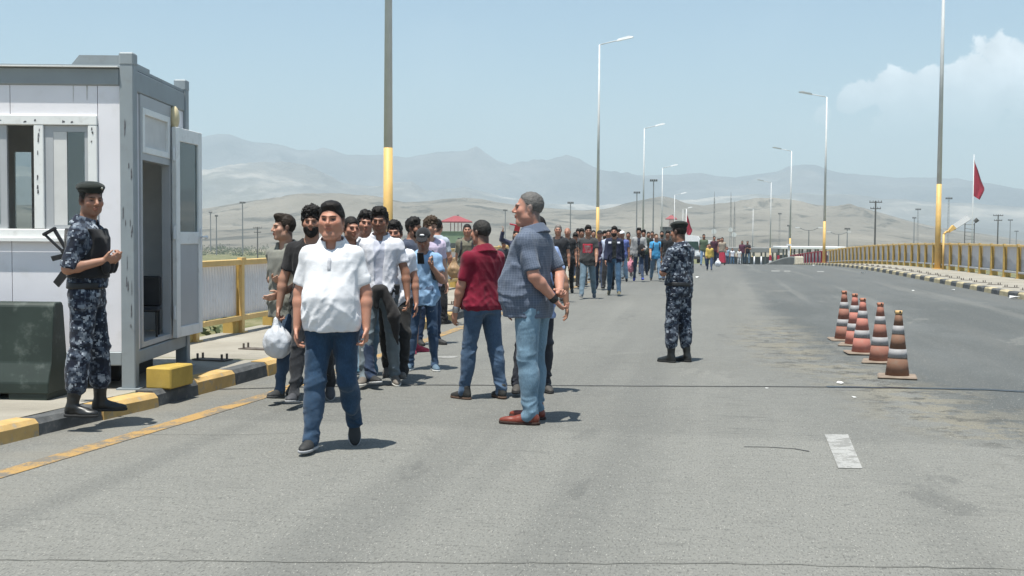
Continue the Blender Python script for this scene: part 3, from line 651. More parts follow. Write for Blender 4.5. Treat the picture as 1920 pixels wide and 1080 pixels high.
for z in (.18, .95, 1.7): part('hinge', LWH, lambda m: m.cyl((.025, -.015, z), (.025, -.015, z+.13), .014, .014, 8), door)
part('wall_lamp', plain('lamp_cream', (.62, .52, .32), .35, .05), lambda m: m.ball((.0, dy1+.13, 2.455), (.05, .075, .115), 16, 10), None, True)
# under the floor: black pipe and packing; inside: a black chair back
part('underfloor_pipe', DARK, lambda m: m.cyl((-1.3, .45, .13), (-.28, .45, .13), .11, .11, 18), None, True)
part('underfloor_box', DARK, lambda m: m.box((-2.9, .9, .0), (-.3, 1.6, .2)))
ch = empty('chair', (-5.36, 10.35, .49), .4, 'black chair standing inside the guard booth doorway', 'chair'); ch.scale = (.8, .8, .62)
m = MB(); m.box((-.22, .18, .48), (.22, .23, .95), bev=.02); m.build('backrest', DARK, ch); m = MB(); m.box((-.22, -.22, .42), (.22, .2, .48), bev=.02); m.build('seat', DARK, ch)
for dx in (-.19, .19):
    for dy in (-.19, .19): m = MB(); m.cyl((dx, dy, 0), (dx, dy, .42), .014); m.build('leg', DARK, ch)
# yellow concrete step by the door
m = MB(); m.box((-.12, -.22, 0), (.12, .20, .185), bev=.012)
o = m.build('step_block', plain('step_yellow', (.44, .30, .065), .75, .1, 7, 0, .4, 50, .3, (.42, .30, .10), .6)); a = on_z(312, 727, .13); o.location = (a[0]-.02, a[1]+.12, .131); o.rotation_euler = (0, 0, -.03)
tag(o, 'yellow painted concrete step block at the booth corner on the kerb', 'step block')
# dark green barrier
GRN = plain('barrier_green', (.020, .031, .025), .55, .15, 3, 0, .15, 25, .4, (.12, .14, .125), .5)
bx, by = on_z(112, 744, .13); bar = empty('traffic_barrier', (bx, by, .127), math.atan2(.10, .99), 'dark green road barrier block in front of the booth', 'barrier')
prof = [(0, -.20, .05), (0, -.20, .14), (0, -.13, .30), (0, -.085, .76), (0, -.06, .79), (0, .06, .79), (0, .085, .76), (0, .13, .30), (0, .20, .14), (0, .20, .05)]
m = MB(); m.prism(prof, (-1.9, 0, 0)); bmesh.ops.bevel(m.bm, geom=list(m.bm.edges), offset=.008, segments=1, affect='EDGES'); m.build('body', GRN, bar)
for a_, b_ in ((-.34, -.02), (-1.06, -.54), (-1.88, -1.26)): m = MB(); m.box((a_, -.19, 0), (b_, .19, .052)); m.build('foot', GRN, bar)
m = MB(); m.box((-.62, -.075, .785), (-.56, .075, .797)); m.build('lifting_strap', LWH, bar)
# ------------------------------------------------------------------ traffic cones
def cone_mat(name, c, dirt): return plain(name, c, .75, .10, 5, 0, .25, 60, .25, dirt, .7)
CN = [cone_mat('cone_brown', (.185, .10, .066), (.16, .115, .085)), cone_mat('cone_orange', (.40, .155, .12), (.34, .185, .145)), cone_mat('cone_dusty', (.28, .125, .09), (.23, .145, .11))]
CW = plain('cone_band', (.30, .29, .29), .6, .1, 8, 0, .15, 40, .3, (.24, .22, .21), .6)
BASE = plain('cone_base', (.22, .17, .13), .85, .15, 9)
def cone(px, py, mat, tip, label, Hc=.72):
    x, y = on_z(px, py); r = empty('traffic_cone', (x, y, .0), random.uniform(-.3, .3), label, 'traffic cone', 'traffic cones lined up on the road')
    m = MB()
    ang = [math.pi/4*i+math.pi/8 for i in range(8)]
    m.box((-.2, -.2, .004), (.2, .2, .03), bev=.012); 
    for v in m.bm.verts:
        v.co.z += .007*math.sin(v.co.x*13+px)*math.cos(v.co.y*11)
    m.build('base', BASE, r)
    rr = lambda t: .125*(1-t)+.032*t
    z0 = .028; zz = lambda t: z0+(Hc-z0)*t
    bands = [(0, .28, mat), (.28, .42, CW), (.42, .66, mat), (.66, .79, CW), (.79, .975, mat)]
    for a, b, mt in bands:
        m = MB(); ex = .003 if mt is CW else 0; m.cyl((0, 0, zz(a)), (0, 0, zz(b)), rr(a)+ex, rr(b)+ex, 28, True); m.build('band' if mt is CW else 'cone_body', mt, r, True)
    m = MB(); m.cyl((0, 0, zz(.975)), (0, 0, zz(1.03)), rr(.97)+.004, rr(1)+.004, 20); m.build('tip', tip, r, True)
    for k in range(3):
        a = 2*math.pi*k/3+.9; m = MB(); m.ball((math.cos(a)*.034, math.sin(a)*.034, zz(1.008)), (.011, .011, .014), 8, 6); m.build('tip_hole', DARK, r)
    r.rotation_euler = (random.uniform(-.02, .02), random.uniform(-.02, .02), r.rotation_euler.z); return r
TY = plain('cone_tip_yellow', (.55, .36, .16), .7, .1); TO = plain('cone_tip_orange', (.42, .17, .1), .7, .1)
cone(1682, 708, CN[0], TY, 'dirty brown cone with yellowish tip, nearest of the five in the line', .70)
cone(1649, 680, CN[2], TO, 'dusty cone second nearest, between the brown cone and the bright orange cone', .70)
cone(1615, 664, CN[1], TO, 'brightest orange cone with clean white bands, in the middle of the line', .70)
cone(1601, 648, CN[1], TO, 'cone half hidden behind the bright orange cone, second farthest in the line', .70)
cone(1581, 638, CN[2], TO, 'farthest cone of the five, at the left end of the line', .70)
# litter
LIT = plain('litter_white', (.75, .74, .72), .7, .1)
def litter(px, py, w, label, z=0, nm='litter'):
    x, y = on_z(px, py, z); m = MB(); k = 9; vs = [(random.uniform(-w, w), random.uniform(-w, w)*.8, random.uniform(.004, w*.55)) for _ in range(k)]
    m2 = bmesh.new()
    for v in vs: m2.verts.new(v)
    bmesh.ops.convex_hull(m2, input=m2.verts); me = bpy.data.meshes.new(nm); m2.to_mesh(me); m2.free(); o = link(nm, me, None, LIT); o.location = (x, y, z); tag(o, label, 'litter'); return o
litter(1573, 720, .05, 'crumpled white paper scrap left of the brown cone on the joint'); litter(1600, 746, .03, 'thin pale scrap on the road just below the joint'); litter(1905, 561, .18, 'white plastic wrapper lying against the right kerb')
litter(1786, 544, .07, 'small white scrap on the road by the right kerb'); litter(1438, 729, .02, 'tiny white speck on the road joint line'); litter(1308, 521, .09, 'pale scrap on the road right of the camouflaged back')
litter(1619, 513, .12, 'white scrap in the far gutter of the right kerb'); litter(1526, 498.5, .12, 'white scrap by the far end of the right kerb'); litter(1712, 546, .06, 'little white scrap on the gutter edge of the right roadway')
# ------------------------------------------------------------------ people: distance fields polygonised into one continuous skin each
class Field:
    def __init__(s, h): s.h = h; s.ops = []
    def add(s, fn, lo, hi, k=.02, op='u'): s.ops.append((op, fn, np.array(lo, float), np.array(hi, float), k)); return s
    def cone(s, a, b, ra, rb, k=.02, op='u'):
        a, b = np.array(a, float), np.array(b, float); r = max(ra, rb); d = b-a; L2 = max(1e-9, d@d)
        def fn(x, y, z):
            px, py, pz = x-a[0], y-a[1], z-a[2]; t = np.clip((px*d[0]+py*d[1]+pz*d[2])/L2, 0, 1)
            return np.sqrt((px-t*d[0])**2+(py-t*d[1])**2+(pz-t*d[2])**2)-(ra+(rb-ra)*t)
        return s.add(fn, np.minimum(a, b)-r, np.maximum(a, b)+r, k, op)
    def ell(s, c, r, A=None, k=.02, op='u'):
        c = np.array(c, float); r = np.array(r, float); A = np.eye(3) if A is None else np.array(A, float)   # columns of A: local axes
        def fn(x, y, z):
            p = [x-c[0], y-c[1], z-c[2]]
            q = [(p[0]*A[0, i]+p[1]*A[1, i]+p[2]*A[2, i])/r[i] for i in range(3)]
            k0 = np.sqrt(q[0]**2+q[1]**2+q[2]**2)+1e-6; k1 = np.sqrt((q[0]/r[0])**2+(q[1]/r[1])**2+(q[2]/r[2])**2)+1e-6
            return k0*(k0-1)/k1
        e = np.abs(A) @ r
        return s.add(fn, c-e, c+e, k, op)
    def loft(s, fr, sec, grow=0, w0=None, w1=None, k=.03, op='u', expo=2.35):
        """fr: (origin, U, F, W); sec rows: w, half width, half depth, centre depth"""
        o, U, Fv, Wv = fr; sec = np.array(sec, float); w0 = sec[0, 0] if w0 is None else w0; w1 = sec[-1, 0] if w1 is None else w1
        def fn(x, y, z):
            p = (x-o[0], y-o[1], z-o[2])
            u = p[0]*U[0]+p[1]*U[1]+p[2]*U[2]; v = p[0]*Fv[0]+p[1]*Fv[1]+p[2]*Fv[2]; w = p[0]*Wv[0]+p[1]*Wv[1]+p[2]*Wv[2]
            a = np.interp(w, sec[:, 0], sec[:, 1])+grow; b = np.interp(w, sec[:, 0], sec[:, 2])+grow; v = v-np.interp(w, sec[:, 0], sec[:, 3])
            q = (np.abs(u/a)**expo+np.abs(v/b)**expo)**(1/expo)
            d = (q-1)*np.minimum(a, b)*.92
            return np.maximum(d, np.maximum(w-w1, w0-w))
        am, bm = sec[:, 1].max()+grow, sec[:, 2].max()+np.abs(sec[:, 3]).max()+grow
        pts = [o+U*i*am+Fv*j*bm+Wv*w for i in (-1, 1) for j in (-1, 1) for w in (w0, w1)]
        return s.add(fn, np.min(pts, 0), np.max(pts, 0), k, op)
    def cut(s, o, nrm, k=.004):      # keep the side nrm points away from
        o, nrm = np.array(o, float), np.array(nrm, float)
        s.ops.append(('i', lambda x, y, z: (x-o[0])*nrm[0]+(y-o[1])*nrm[1]+(z-o[2])*nrm[2], None, None, k)); return s
    def noise(s, fn): s.ops.append(('n', fn, None, None, 0)); return s
    def mesh(s):
        h = s.h; us = [o for o in s.ops if o[0] == 'u']
        lo = np.min([o[2] for o in us], 0)-3*h-.02; hi = np.max([o[3] for o in us], 0)+3*h+.02
        n = np.ceil((hi-lo)/h).astype(int)+1; g = np.full(n, 1.0, np.float32)
        ax = [(lo[i]+h*np.arange(n[i])).astype(np.float32) for i in range(3)]
        for op, fn, a, b, k in s.ops:
            if op == 'n':
                idx = np.nonzero(np.abs(g) < max(.05, 3*h)); g[idx] += fn(ax[0][idx[0]], ax[1][idx[1]], ax[2][idx[2]]).astype(np.float32); continue
            if a is None: sl = (slice(None),)*3
            else:
                m = k+2*h+.012
                i0 = np.clip(np.floor((a-m-lo)/h).astype(int), 0, n); i1 = np.clip(np.ceil((b+m-lo)/h).astype(int)+1, 0, n)
                if (i1 <= i0).any(): continue
                sl = tuple(slice(i0[i], i1[i]) for i in range(3))
            d = fn(ax[0][sl[0]][:, None, None], ax[1][sl[1]][None, :, None], ax[2][sl[2]][None, None, :]); c = g[sl]
            if op == 'u': hh = np.maximum(k-np.abs(c-d), 0)/k; g[sl] = np.minimum(c, d)-hh*hh*k*.25
            else:
                if op == 's': d = -d
                hh = np.maximum(k-np.abs(c-d), 0)/k; g[sl] = np.maximum(c, d)+hh*hh*k*.25
        ins = g < 0
        cnt = sum(ins[i:n[0]-1+i, j:n[1]-1+j, l:n[2]-1+l].astype(np.int8) for i in (0, 1) for j in (0, 1) for l in (0, 1))
        act = np.nonzero((cnt > 0) & (cnt < 8)); m = len(act[0])
        ids = np.full(cnt.shape, -1, np.int32); ids[act] = np.arange(m)
        V = {}
        for c in [(i, j, l) for i in (0, 1) for j in (0, 1) for l in (0, 1)]: V[c] = g[act[0]+c[0], act[1]+c[1], act[2]+c[2]]
        acc = np.zeros((m, 3)); num = np.zeros(m)
        for c in V:
            for axn in range(3):
                if c[axn] == 0:
                    e = list(c); e[axn] = 1; e = tuple(e); A, B = V[c], V[e]; sg = (A < 0) != (B < 0); t = np.where(sg, A/np.where(sg, A-B, 1), 0)
                    for q in range(3): acc[:, q] += np.where(sg, c[q]+(t if q == axn else 0), 0)
                    num += sg
        P = lo+(np.stack(act, -1)+acc/num[:, None])*h
        F = []
        for axn in range(3):
            s0 = [slice(0, n[i]) for i in range(3)]; s1 = list(s0); s0[axn] = slice(0, n[axn]-1); s1[axn] = slice(1, n[axn])
            e = np.nonzero(ins[tuple(s0)] != ins[tuple(s1)])
            o1, o2 = [(1, 2), (2, 0), (0, 1)][axn]; E_ = [e[0], e[1], e[2]]
            ok = (E_[o1] > 0) & (E_[o2] > 0) & (E_[o1] < n[o1]-1) & (E_[o2] < n[o2]-1); E_ = [q[ok] for q in E_]
            def at(d1, d2):
                q = list(E_); q[o1] = q[o1]+d1; q[o2] = q[o2]+d2; return ids[q[0], q[1], q[2]]
            quad = np.stack([at(-1, -1), at(0, -1), at(0, 0), at(-1, 0)], -1)
            flip = ~ins[E_[0], E_[1], E_[2]]; quad[flip] = quad[flip][:, ::-1]; F.append(quad)
        return P, np.concatenate(F)
def emit(name, field, mat, parent, col=None, fab=None):
    P, F = field.mesh()
    me = bpy.data.meshes.new(name); me.vertices.add(len(P)); me.vertices.foreach_set('co', P.astype(np.float32).ravel())
    me.loops.add(F.size); me.loops.foreach_set('vertex_index', F.astype(np.int32).ravel())
    me.polygons.add(len(F)); me.polygons.foreach_set('loop_start', np.arange(0, F.size, 4, dtype=np.int32)); me.polygons.foreach_set('use_smooth', np.ones(len(F), bool))
    me.update(calc_edges=True)
    if col is not None:
        a = me.color_attributes.new('Col', 'FLOAT_COLOR', 'POINT'); C_ = np.ones((len(P), 4), np.float32); C_[:, :3] = col(P); a.data.foreach_set('color', C_.ravel())
    if fab is not None:
        a = me.color_attributes.new('Fab', 'FLOAT_COLOR', 'POINT'); C_ = np.ones((len(P), 4), np.float32); C_[:, :3] = fab(P); a.data.foreach_set('color', C_.ravel())
    return link(name, me, parent, mat)
def unit(v): v = np.array(v, float); return v/np.linalg.norm(v)
def rotz(a): c, s_ = math.cos(a), math.sin(a); return np.array([[c, -s_, 0], [s_, c, 0], [0, 0, 1.]])
def rotx(a): c, s_ = math.cos(a), math.sin(a); return np.array([[1., 0, 0], [0, c, -s_], [0, s_, c]])
def roty(a): c, s_ = math.cos(a), math.sin(a); return np.array([[c, 0, s_], [0, 1., 0], [-s_, 0, c]])
SEC = [(-.10, .150, .100, -.012), (-.02, .172, .118, -.012), (.06, .166, .112, -.006), (.14, .152, .104, 0), (.22, .150, .104, .004), (.32, .164, .114, .006), (.40, .176, .116, .002), (.46, .168, .102, -.008), (.505, .120, .080, -.016), (.54, .078, .062, -.018)]
HANG = ((.20, -.04, -1), (.10, .16, -1))
DEF = dict(H=1.75, face=0, head=0, pitch=0, tilt=0, lean=0, belly=0., girth=1., sh=1., skin=(.40, .215, .145), hair='short', haircol=(.012, .010, .009), stubble=.35, beard=None,
           R=HANG, L=HANG, curlR=.5, curlL=.5, legR=(0, 2, 4, 12, 0), legL=(0, 2, 4, 12, 0), shirt=(.6, .6, .6), skind='cotton', sleeve=.62, hem=-.13, collar=False, open=0, under=None, tuck=False,
           trousers=(.05, .09, .16), tkind='denim', cut=1.0, short=False, shoe=(.02, .02, .02), sole=None, boot=False, hat=None, belt=None, vest=None, extra=None, folds=1.0, strap=None, print=None, longs=False, skirt=None)
def make_person(px, s, label, cat='person', group=None, feet=None, zoff=None, **kw):
    c = dict(DEF); c.update(kw); c['H'] *= .968; S = c['H']/1.75
    if feet: x, y = on_z(px, feet, zoff or 0.0); z = zoff or 0.0; d = (np.array([x, y, z-EYE])@FW); s = FPX/d
    else: x, y, z = at_depth(px, s)
    if zoff and not feet: z += zoff
    toc = unit((-x, -y, 0)); rgt = np.array([-toc[1], toc[0], 0])    # the camera's right for this line of sight
    a = R(c['face']); f = toc*math.cos(a)+rgt*math.sin(a)
    if s < 160 or c.get('jit'):
        rj = np.random.default_rng(int(px*7)+1).uniform(-1, 1, 8); c['head'] += 14*rj[0]; c['pitch'] += 5*rj[1]; c['tilt'] += 5*rj[2]; c['lean'] += 1.5+3*rj[3]; c['girth'] *= 1+.10*rj[4]; c['face'] += 9*rj[5]; c['cut'] *= 1+.08*rj[6]
    root = empty('person', (x, y, z), math.atan2(-f[0], f[1]), label, cat, group)
    near, mid = s > 150, s > 95
    hb, hc, hh = (.0070, .0095, .0065) if near else (.0095, .012, .010) if mid else (.0150, .0165, .015) if s > 48 else (.022, .024, .022)
    lean = R(c['lean']); U, Fv, Wv = np.array([1., 0, 0]), np.array([0, math.cos(lean), -math.sin(lean)]), np.array([0, math.sin(lean), math.cos(lean)])
    g, B = c['girth'], c['belly']
    sec = np.array(SEC)*S; ws = sec[:, 0]/S
    sec[:, 1] *= 1+(g-1)*np.interp(ws, [0, .3, .5], [1, .9, .2]); sec[:, 2] *= 1+(g-1)*np.interp(ws, [0, .3, .5], [1, .8, .2])
    bump = np.exp(-((ws-.13)/.15)**2); sec[:, 1] += .30*B*bump; sec[:, 2] += .5*B*bump; sec[:, 3] += .5*B*bump
    wsh = np.interp(ws, [.3, .45], [1, c['sh']]); sec[:, 1] *= wsh
    # legs (pelvis provisionally at height 0)
    J = {}
    for nm, sx in (('R', 1), ('L', -1)):
        fl, kn, ab, toe, fp = c['leg'+nm]
        hip = np.array([.088*sx*S*(1+(g-1)*.6), 0, -.035*S])
        dirn = lambda deg: unit((math.sin(R(ab))*sx, math.sin(R(deg)), math.cos(R(deg))*-1))
        knee = hip+dirn(fl)*.425*S; ank = knee+dirn(fl-kn)*.405*S
        ff = rotz(-R(toe)*sx) @ rotx(R(fp)) @ np.array([0, 1., 0]); fu = rotz(-R(toe)*sx) @ rotx(R(fp)) @ np.array([0, 0, 1.]); fl_ = np.cross(ff, fu)
        J[nm] = dict(hip=hip, knee=knee, ank=ank, ff=ff, fu=fu, fx=fl_)
    low = min(min((J[n]['ank']-.088*S*J[n]['fu']+J[n]['ff']*t*S)[2] for t in (-.07, .10, .17)) for n in 'RL')
    cx = np.array([0, -(J['R']['ank'][1]+J['L']['ank'][1])/2 if not c.get('keep') else 0, -low]); pel = cx
    for n in 'RL':
        for q in ('hip', 'knee', 'ank'): J[n][q] = J[n][q]+cx
    fr = (pel, U, Fv, Wv); T = lambda u, v, w: pel+U*u*S+Fv*v*S+Wv*w*S
    hr = rotz(-R(c['head'])) @ rotx(R(c['pitch'])) @ roty(R(c['tilt']))
    hs = S*c.get('hs', 1.0); HO = T(0, .012, .515)+np.array([0, .018*S+math.sin(lean)*.05, .168*S])
    HP = lambda u, v, w: HO+hr @ (np.array([u, v, w])*hs)
    # arms
    for nm, sx in (('R', 1), ('L', -1)):
        ua, fa = c[nm][0], c[nm][1]; tl = lambda v: unit(U*v[0]*sx+Fv*v[1]+Wv*v[2])
        sho = T(.163*sx*c['sh']*(1+(g-1)*.25), -.012, .442); elb = sho+tl(ua)*.285*S; wr = elb+tl(fa)*.255*S; hd = tl(c[nm][2]) if len(c[nm]) > 2 else tl(fa)
        J[nm].update(sho=sho, elb=elb, wr=wr, hd=hd)
    ag = .5+.5*g
    # ---- body
    b = Field(hb)
    b.loft(fr, sec*np.array([1, .86, .84, 1]), 0, -.10*S, .53*S, .02)
    b.cone(T(0, -.012, .46), HP(0, -.02, -.035), .066*S*(.6+.4*g), .060*S, .03)
    for n in 'RL':
        j = J[n]; sx = 1 if n == 'R' else -1
        b.cone(j['hip'], j['knee'], .066*S, .050*S, .03); b.cone(j['knee'], j['ank'], .050*S if c['short'] else .042*S, .036*S, .02)
        if c['short']: b.ell(j['knee']*.68+j['ank']*.32+np.array([0, -.018, 0])*S, (.052*S, .055*S, .12*S), None, .02)
        b.cone(j['ank'], j['ank']+j['ff']*.06*S-j['fu']*.058*S, .030*S, .018*S, .01)
        b.ell(j['sho']-Wv*.005*S, (.058*S*ag, .056*S*ag, .06*S*ag), None, .04)
        b.cone(j['sho'], j['elb'], .050*S*ag, .043*S*ag, .03)
        mid_ = j['elb']*.72+j['wr']*.28; b.cone(j['elb'], mid_, .042*S*ag, .043*S*ag, .02); b.cone(mid_, j['wr'], .043*S*ag, .027*S*(.6+.4*ag), .02)
        # hand
        d = j['hd']; cand = Fv+Wv*.8; l = cand-(cand@d)*d; l = unit(l) if np.linalg.norm(l) > .15 else unit(np.cross(d, U)); nrm = np.cross(d, l)*(-sx)
        W0 = j['wr']; A = np.stack([d, l, nrm], -1)
        if s > 44:
            b.ell(W0+d*.052*S, (.054*S, .039*S, .0165*S), A, .018)
            cu = c['curl'+n]
            for i in range(4):
                base = W0+d*(.092, .098, .094, .082)[i]*S+l*(.0285, .0095, -.0095, -.027)[i]*S
                L1 = (.036, .041, .039, .030)[i]*S; c1 = cu*(.8+.08*i); d1 = d*math.cos(c1)-nrm*math.sin(c1)*-1; c2 = c1*2.1; d2 = d*math.cos(c2)+nrm*math.sin(c2)
                d1 = d*math.cos(c1)+nrm*math.sin(c1); m1 = base+d1*L1
                b.cone(base-d*.015*S, m1, .0095*S, .0085*S, .006); b.cone(m1, m1+d2*L1*.95, .0085*S, .0070*S, .004)
            tb = W0+d*.025*S+l*.030*S; td = unit(d*.75+l*.6+nrm*.25); tm = tb+td*.038*S; b.cone(tb, tm, .0125*S, .0105*S, .010); b.cone(tm, tm+unit(d*.9+l*.25+nrm*.35)*.032*S, .0100*S, .0080*S, .004)
        else: b.ell(W0+d*.07*S, (.085*S, .042*S, .025*S), A, .02)
    hA = hr
    def E(u, v, w, r, k=.015, op='u'): b.ell(HP(u, v, w), np.array(r)*hs, hA, k*hs, op)
    fat = c.get('fat', 0); v1, v2, v3, v4 = np.random.default_rng(int(px)+3).uniform(-1, 1, 4)
    E(0, -.012, .038, (.076, .094, .083), .02); E(0, .028, -.030, (.063+.010*fat+.004*v1, .066, .083), .03); E(0, .068+.004*v2, -.096-.003*v1, (.026+.006*fat, .022, .020), .025)
    for sx in (-1, 1): E(.046*sx, .012, -.066, (.024+.008*fat, .036, .028), .03); E(.045*sx, .060, -.018, (.024, .022, .022), .025); E(.080*sx, -.010, .000, (.013, .021, .034), .005); E(.078*sx, -.006, -.028, (.009, .012, .012), .006); E(.0945*sx, -.004, .004, (.006, .009, .018), .004, 's')
    E(0, -.015, -.055, (.056+.012*fat, .056, .05), .03)
    if fat: E(0, .045, -.112, (.048, .04, .022), .03)
    E(0, .084+.002*v4, .026, (.052, .018, .011), .012)
    if s > 95:
        for sx in (-1, 1): E(.032*sx, .102, .003, (.021, .027, .0140), .008, 's'); E(.031*sx, .0745, .001, (.0135, .0125, .0115), .004)
        b.cone(HP(0, .092, .016), HP(0, .113+.005*v3, -.024-.003*v2), (.0085+.001*v4)*hs, (.0125+.0015*v4)*hs, .010)
        for sx in (-1, 1): E(.0125*sx, .100, -.029, (.0095, .011, .008), .006)
        E(0, .096, -.0525, (.023, .010, .0065), .006); E(0, .094, -.066, (.020, .010, .0070), .006); E(0, .112, -.0595, (.026, .010, .0022), .004, 's')
    else: b.cone(HP(0, .092, .012), HP(0, .110, -.024), .011*hs, .015*hs, .010)
    skc, hcol = np.array(c['skin']), np.array(c['haircol'])
    def colour(P):
        Q = (P-HO) @ hr/hs; x_, y_, z_ = Q[:, 0], Q[:, 1], Q[:, 2]; out = np.tile(skc, (len(P), 1)); ax_ = np.abs(x_)
        hd_ = (z_ > -.14) & (z_ < .2) & (ax_ < .12) & (np.abs(y_) < .16)
        def blend(w, col_): nonlocal out; w = np.clip(w*hd_, 0, 1)[:, None]; out = out*(1-w)+np.array(col_)*w
        red = np.exp(-((ax_-.05)/.02)**2-((z_+.022)/.022)**2)*(y_ > .03)+np.exp(-(x_/.014)**2-((z_+.022)/.016)**2)*(y_ > .09); blend(red*.30, skc*np.array([1.05, .62, .58]))
        st = np.clip((-.028-z_)/.012, 0, 1)*np.clip((y_+.01)/.03, 0, 1)*np.clip((z_+.128)/.02, 0, 1)*(1-np.exp(-(x_/.03)**2-((z_+.058)/.012)**2)); blend(st*c['stubble'], hcol*.8+skc*.18)
        if c.get('moustache'): blend(np.exp(-(x_/.028)**4-((z_+.042)/.009)**2)*(y_ > .07)*1.2, hcol)
        if s > 48:
            lipw = np.exp(-(x_/.024)**4-((z_+.059)/.011)**2)*(y_ > .075); blend(lipw*.75, (skc*np.array([.85, .45, .42])))
            blend(np.exp(-(x_/.021)**4-((z_+.0595)/.0024)**2)*(y_ > .082)*.6, (.10, .035, .03))
            brow = np.exp(-((ax_-.033)/.021)**4-((z_-.026-.10*(ax_-.033)*(ax_ < .033))/.0052)**2)*(y_ > .055); blend(brow*1.2, hcol)
            eye = np.exp(-((ax_-.032)/.0155)**4-((z_-.003)/.0065)**2)*(y_ > .06); blend(eye*.85, (.07, .05, .042)); blend(np.exp(-((ax_-.032)/.008)**2-((z_-.003)/.006)**2)*(y_ > .06)*1.2, (.012, .008, .006))
            blend(np.exp(-((ax_-.032)/.017)**4-((z_-.0095)/.0028)**2)*(y_ > .06)*.9, (.02, .014, .012))
        if c['hair'] not in ('bald', 'buzz', 'long'):
            yl_, zl = {'receding': (.074, .086), 'crop': (.089, .076)}.get(c['hair'], (.096, .064)); pn = unit((0, (-.085-zl), -(-.07-yl_))); sd = (y_-yl_)*pn[1]+(z_-zl)*pn[2]; sd = sd*(1 if pn[2] > 0 else -1)
            blend(np.clip(.5+sd/.014, 0, 1)*.85, hcol); blend(np.clip(1-np.abs(y_-.018)/.016, 0, 1)*(ax_ > .06)*np.clip((z_+.035)/.01, 0, 1)*(z_ < .06)*.8, hcol)
        if c['hair'] in ('bald', 'buzz'): blend(np.clip((z_*.8-y_*.75-.012)/.02, 0, 1)*.35, hcol*.6+skc*.3)
        return out
    emit('body', b, skin_mat(), root, colour)
    if c.get('shades'):
        gl = Field(.004)
        for sx in (-1, 1):
            gl.ell(HP(.033*sx, .098, .004), np.array((.027, .008, .019))*hs, hA, .003); gl.cone(HP(.058*sx, .09, .008), HP(.083*sx, .0, .008), .0035*hs, .0035*hs, .002)
        gl.cone(HP(-.02, .104, .010), HP(.02, .104, .010), .004*hs, .004*hs, .003); emit('sunglasses', gl, plain('lens_black', (.008, .008, .01), .15, .05), root)
    # ---- hair
    kind = c['hair']
    if kind not in ('bald',) and not (c['hat'] in ('hood',)):
        t = {'short': .009, 'buzz': .005, 'quiff': .014, 'curly': .024, 'receding': .006, 'crop': .012, 'thick': .022, 'long': .02}[kind]
        hf = Field(hh); hf.ell(HP(0, -.014, .040), np.array((.0775+t*.35, .094+t*.8, .084+t*1.25))*hs, hA, .02*hs)
        if kind == 'crop': hf.ell(HP(0, .015, .098), np.array((.070, .074, .036))*hs, hA, .02*hs); hf.ell(HP(0, -.012, .03), np.array((.085, .085, .075))*hs, hA, .02*hs)
        if kind == 'quiff': hf.ell(HP(0, .055, .112), np.array((.055, .045, .030))*hs, hA, .03*hs)
        if kind == 'thick': hf.ell(HP(0, .025, .105), np.array((.070, .070, .042))*hs, hA, .03*hs)
        if kind == 'curly': hf.ell(HP(0, .03, .110), np.array((.070, .070, .045))*hs, hA, .03*hs)
        if kind == 'long': hf.ell(HP(0, -.06, -.08), np.array((.09, .06, .15))*hs, hA, .03*hs)
        yl_, zl = {'receding': (.074, .086), 'crop': (.089, .074), 'quiff': (.096, .072), 'curly': (.1, .064), 'thick': (.1, .060)}.get(kind, (.095, .066))
        if kind != 'long':
            p0, p1 = np.array([0, yl_, zl]), np.array([0, -.07, -.085]); dv = p1-p0; nv = hr @ unit((0, dv[2], -dv[1])); nv = -nv if nv @ (hr @ np.array([0, 0, 1.])) > 0 else nv
            hf.cut(HO+hr @ (p0*hs), nv, .02*hs)
            hf.ell(HP(0, .10, -.005), np.array((.058, .075, .068))*hs, hA, .012*hs, 's')
            for sx in (-1, 1) if kind != 'crop' else (): hf.ell(HP(.066*sx, .078, .050), np.array((.024, .034, .030))*hs, hA, .015*hs, 's')
            for sx in (-1, 1): hf.ell(HP(.085*sx, -.004, -.012), np.array((.022, .026, .034))*hs, hA, .008, 's'); 
        else: hf.ell(HP(0, .10, -.02), np.array((.062, .085, .085))*hs, hA, .012*hs, 's')
        fq = {'curly': 55, 'thick': 45}.get(kind, 75); am = {'curly': .022, 'thick': .013, 'buzz': .002}.get(kind, .0035)*hs
        hf.noise(lambda x_, y_, z_: (vnoise(x_*fq+50, y_*fq+50, z_*fq+50)-.5)*am*1.6+(vnoise(x_*fq*2.3+50, y_*fq*2.3+50, z_*fq*2.3+50)-.5)*am*1.0)
        if c['hat'] not in ('beret',): emit('hair', hf, hair_mat(tuple(c['haircol'])), root)
        else:
            hf.cut(HP(0, 0, .068), hr @ np.array([0, 0, 1.]), .004); emit('hair', hf, hair_mat(tuple(c['haircol'])), root)
    if c['beard']:
        bf = Field(hh); t = .005; bf.ell(HP(0, .030, -.050), np.array((.064+t, .066+t, .078+t))*hs, hA, .02*hs); bf.ell(HP(0, .07, -.108), np.array((.036, .03, .03))*hs, hA, .02*hs)
        bf.cut(HP(0, .1, -.044), hr @ unit((0, .55, 1)), .01); bf.cut(HP(0, .0, 0), hr @ unit((0, -1, .0)), .01); bf.ell(HP(0, .11, -.028), np.array((.036, .03, .026))*hs, hA, .01*hs, 's'); bf.ell(HP(0, .125, -.0595), np.array((.021, .03, .009))*hs, hA, .006*hs, 's')
        bf.noise(lambda x_, y_, z_: (vnoise(x_*90+50, y_*90+50, z_*60+50)-.5)*.008); emit('beard', bf, hair_mat(tuple(c['haircol'])), root)
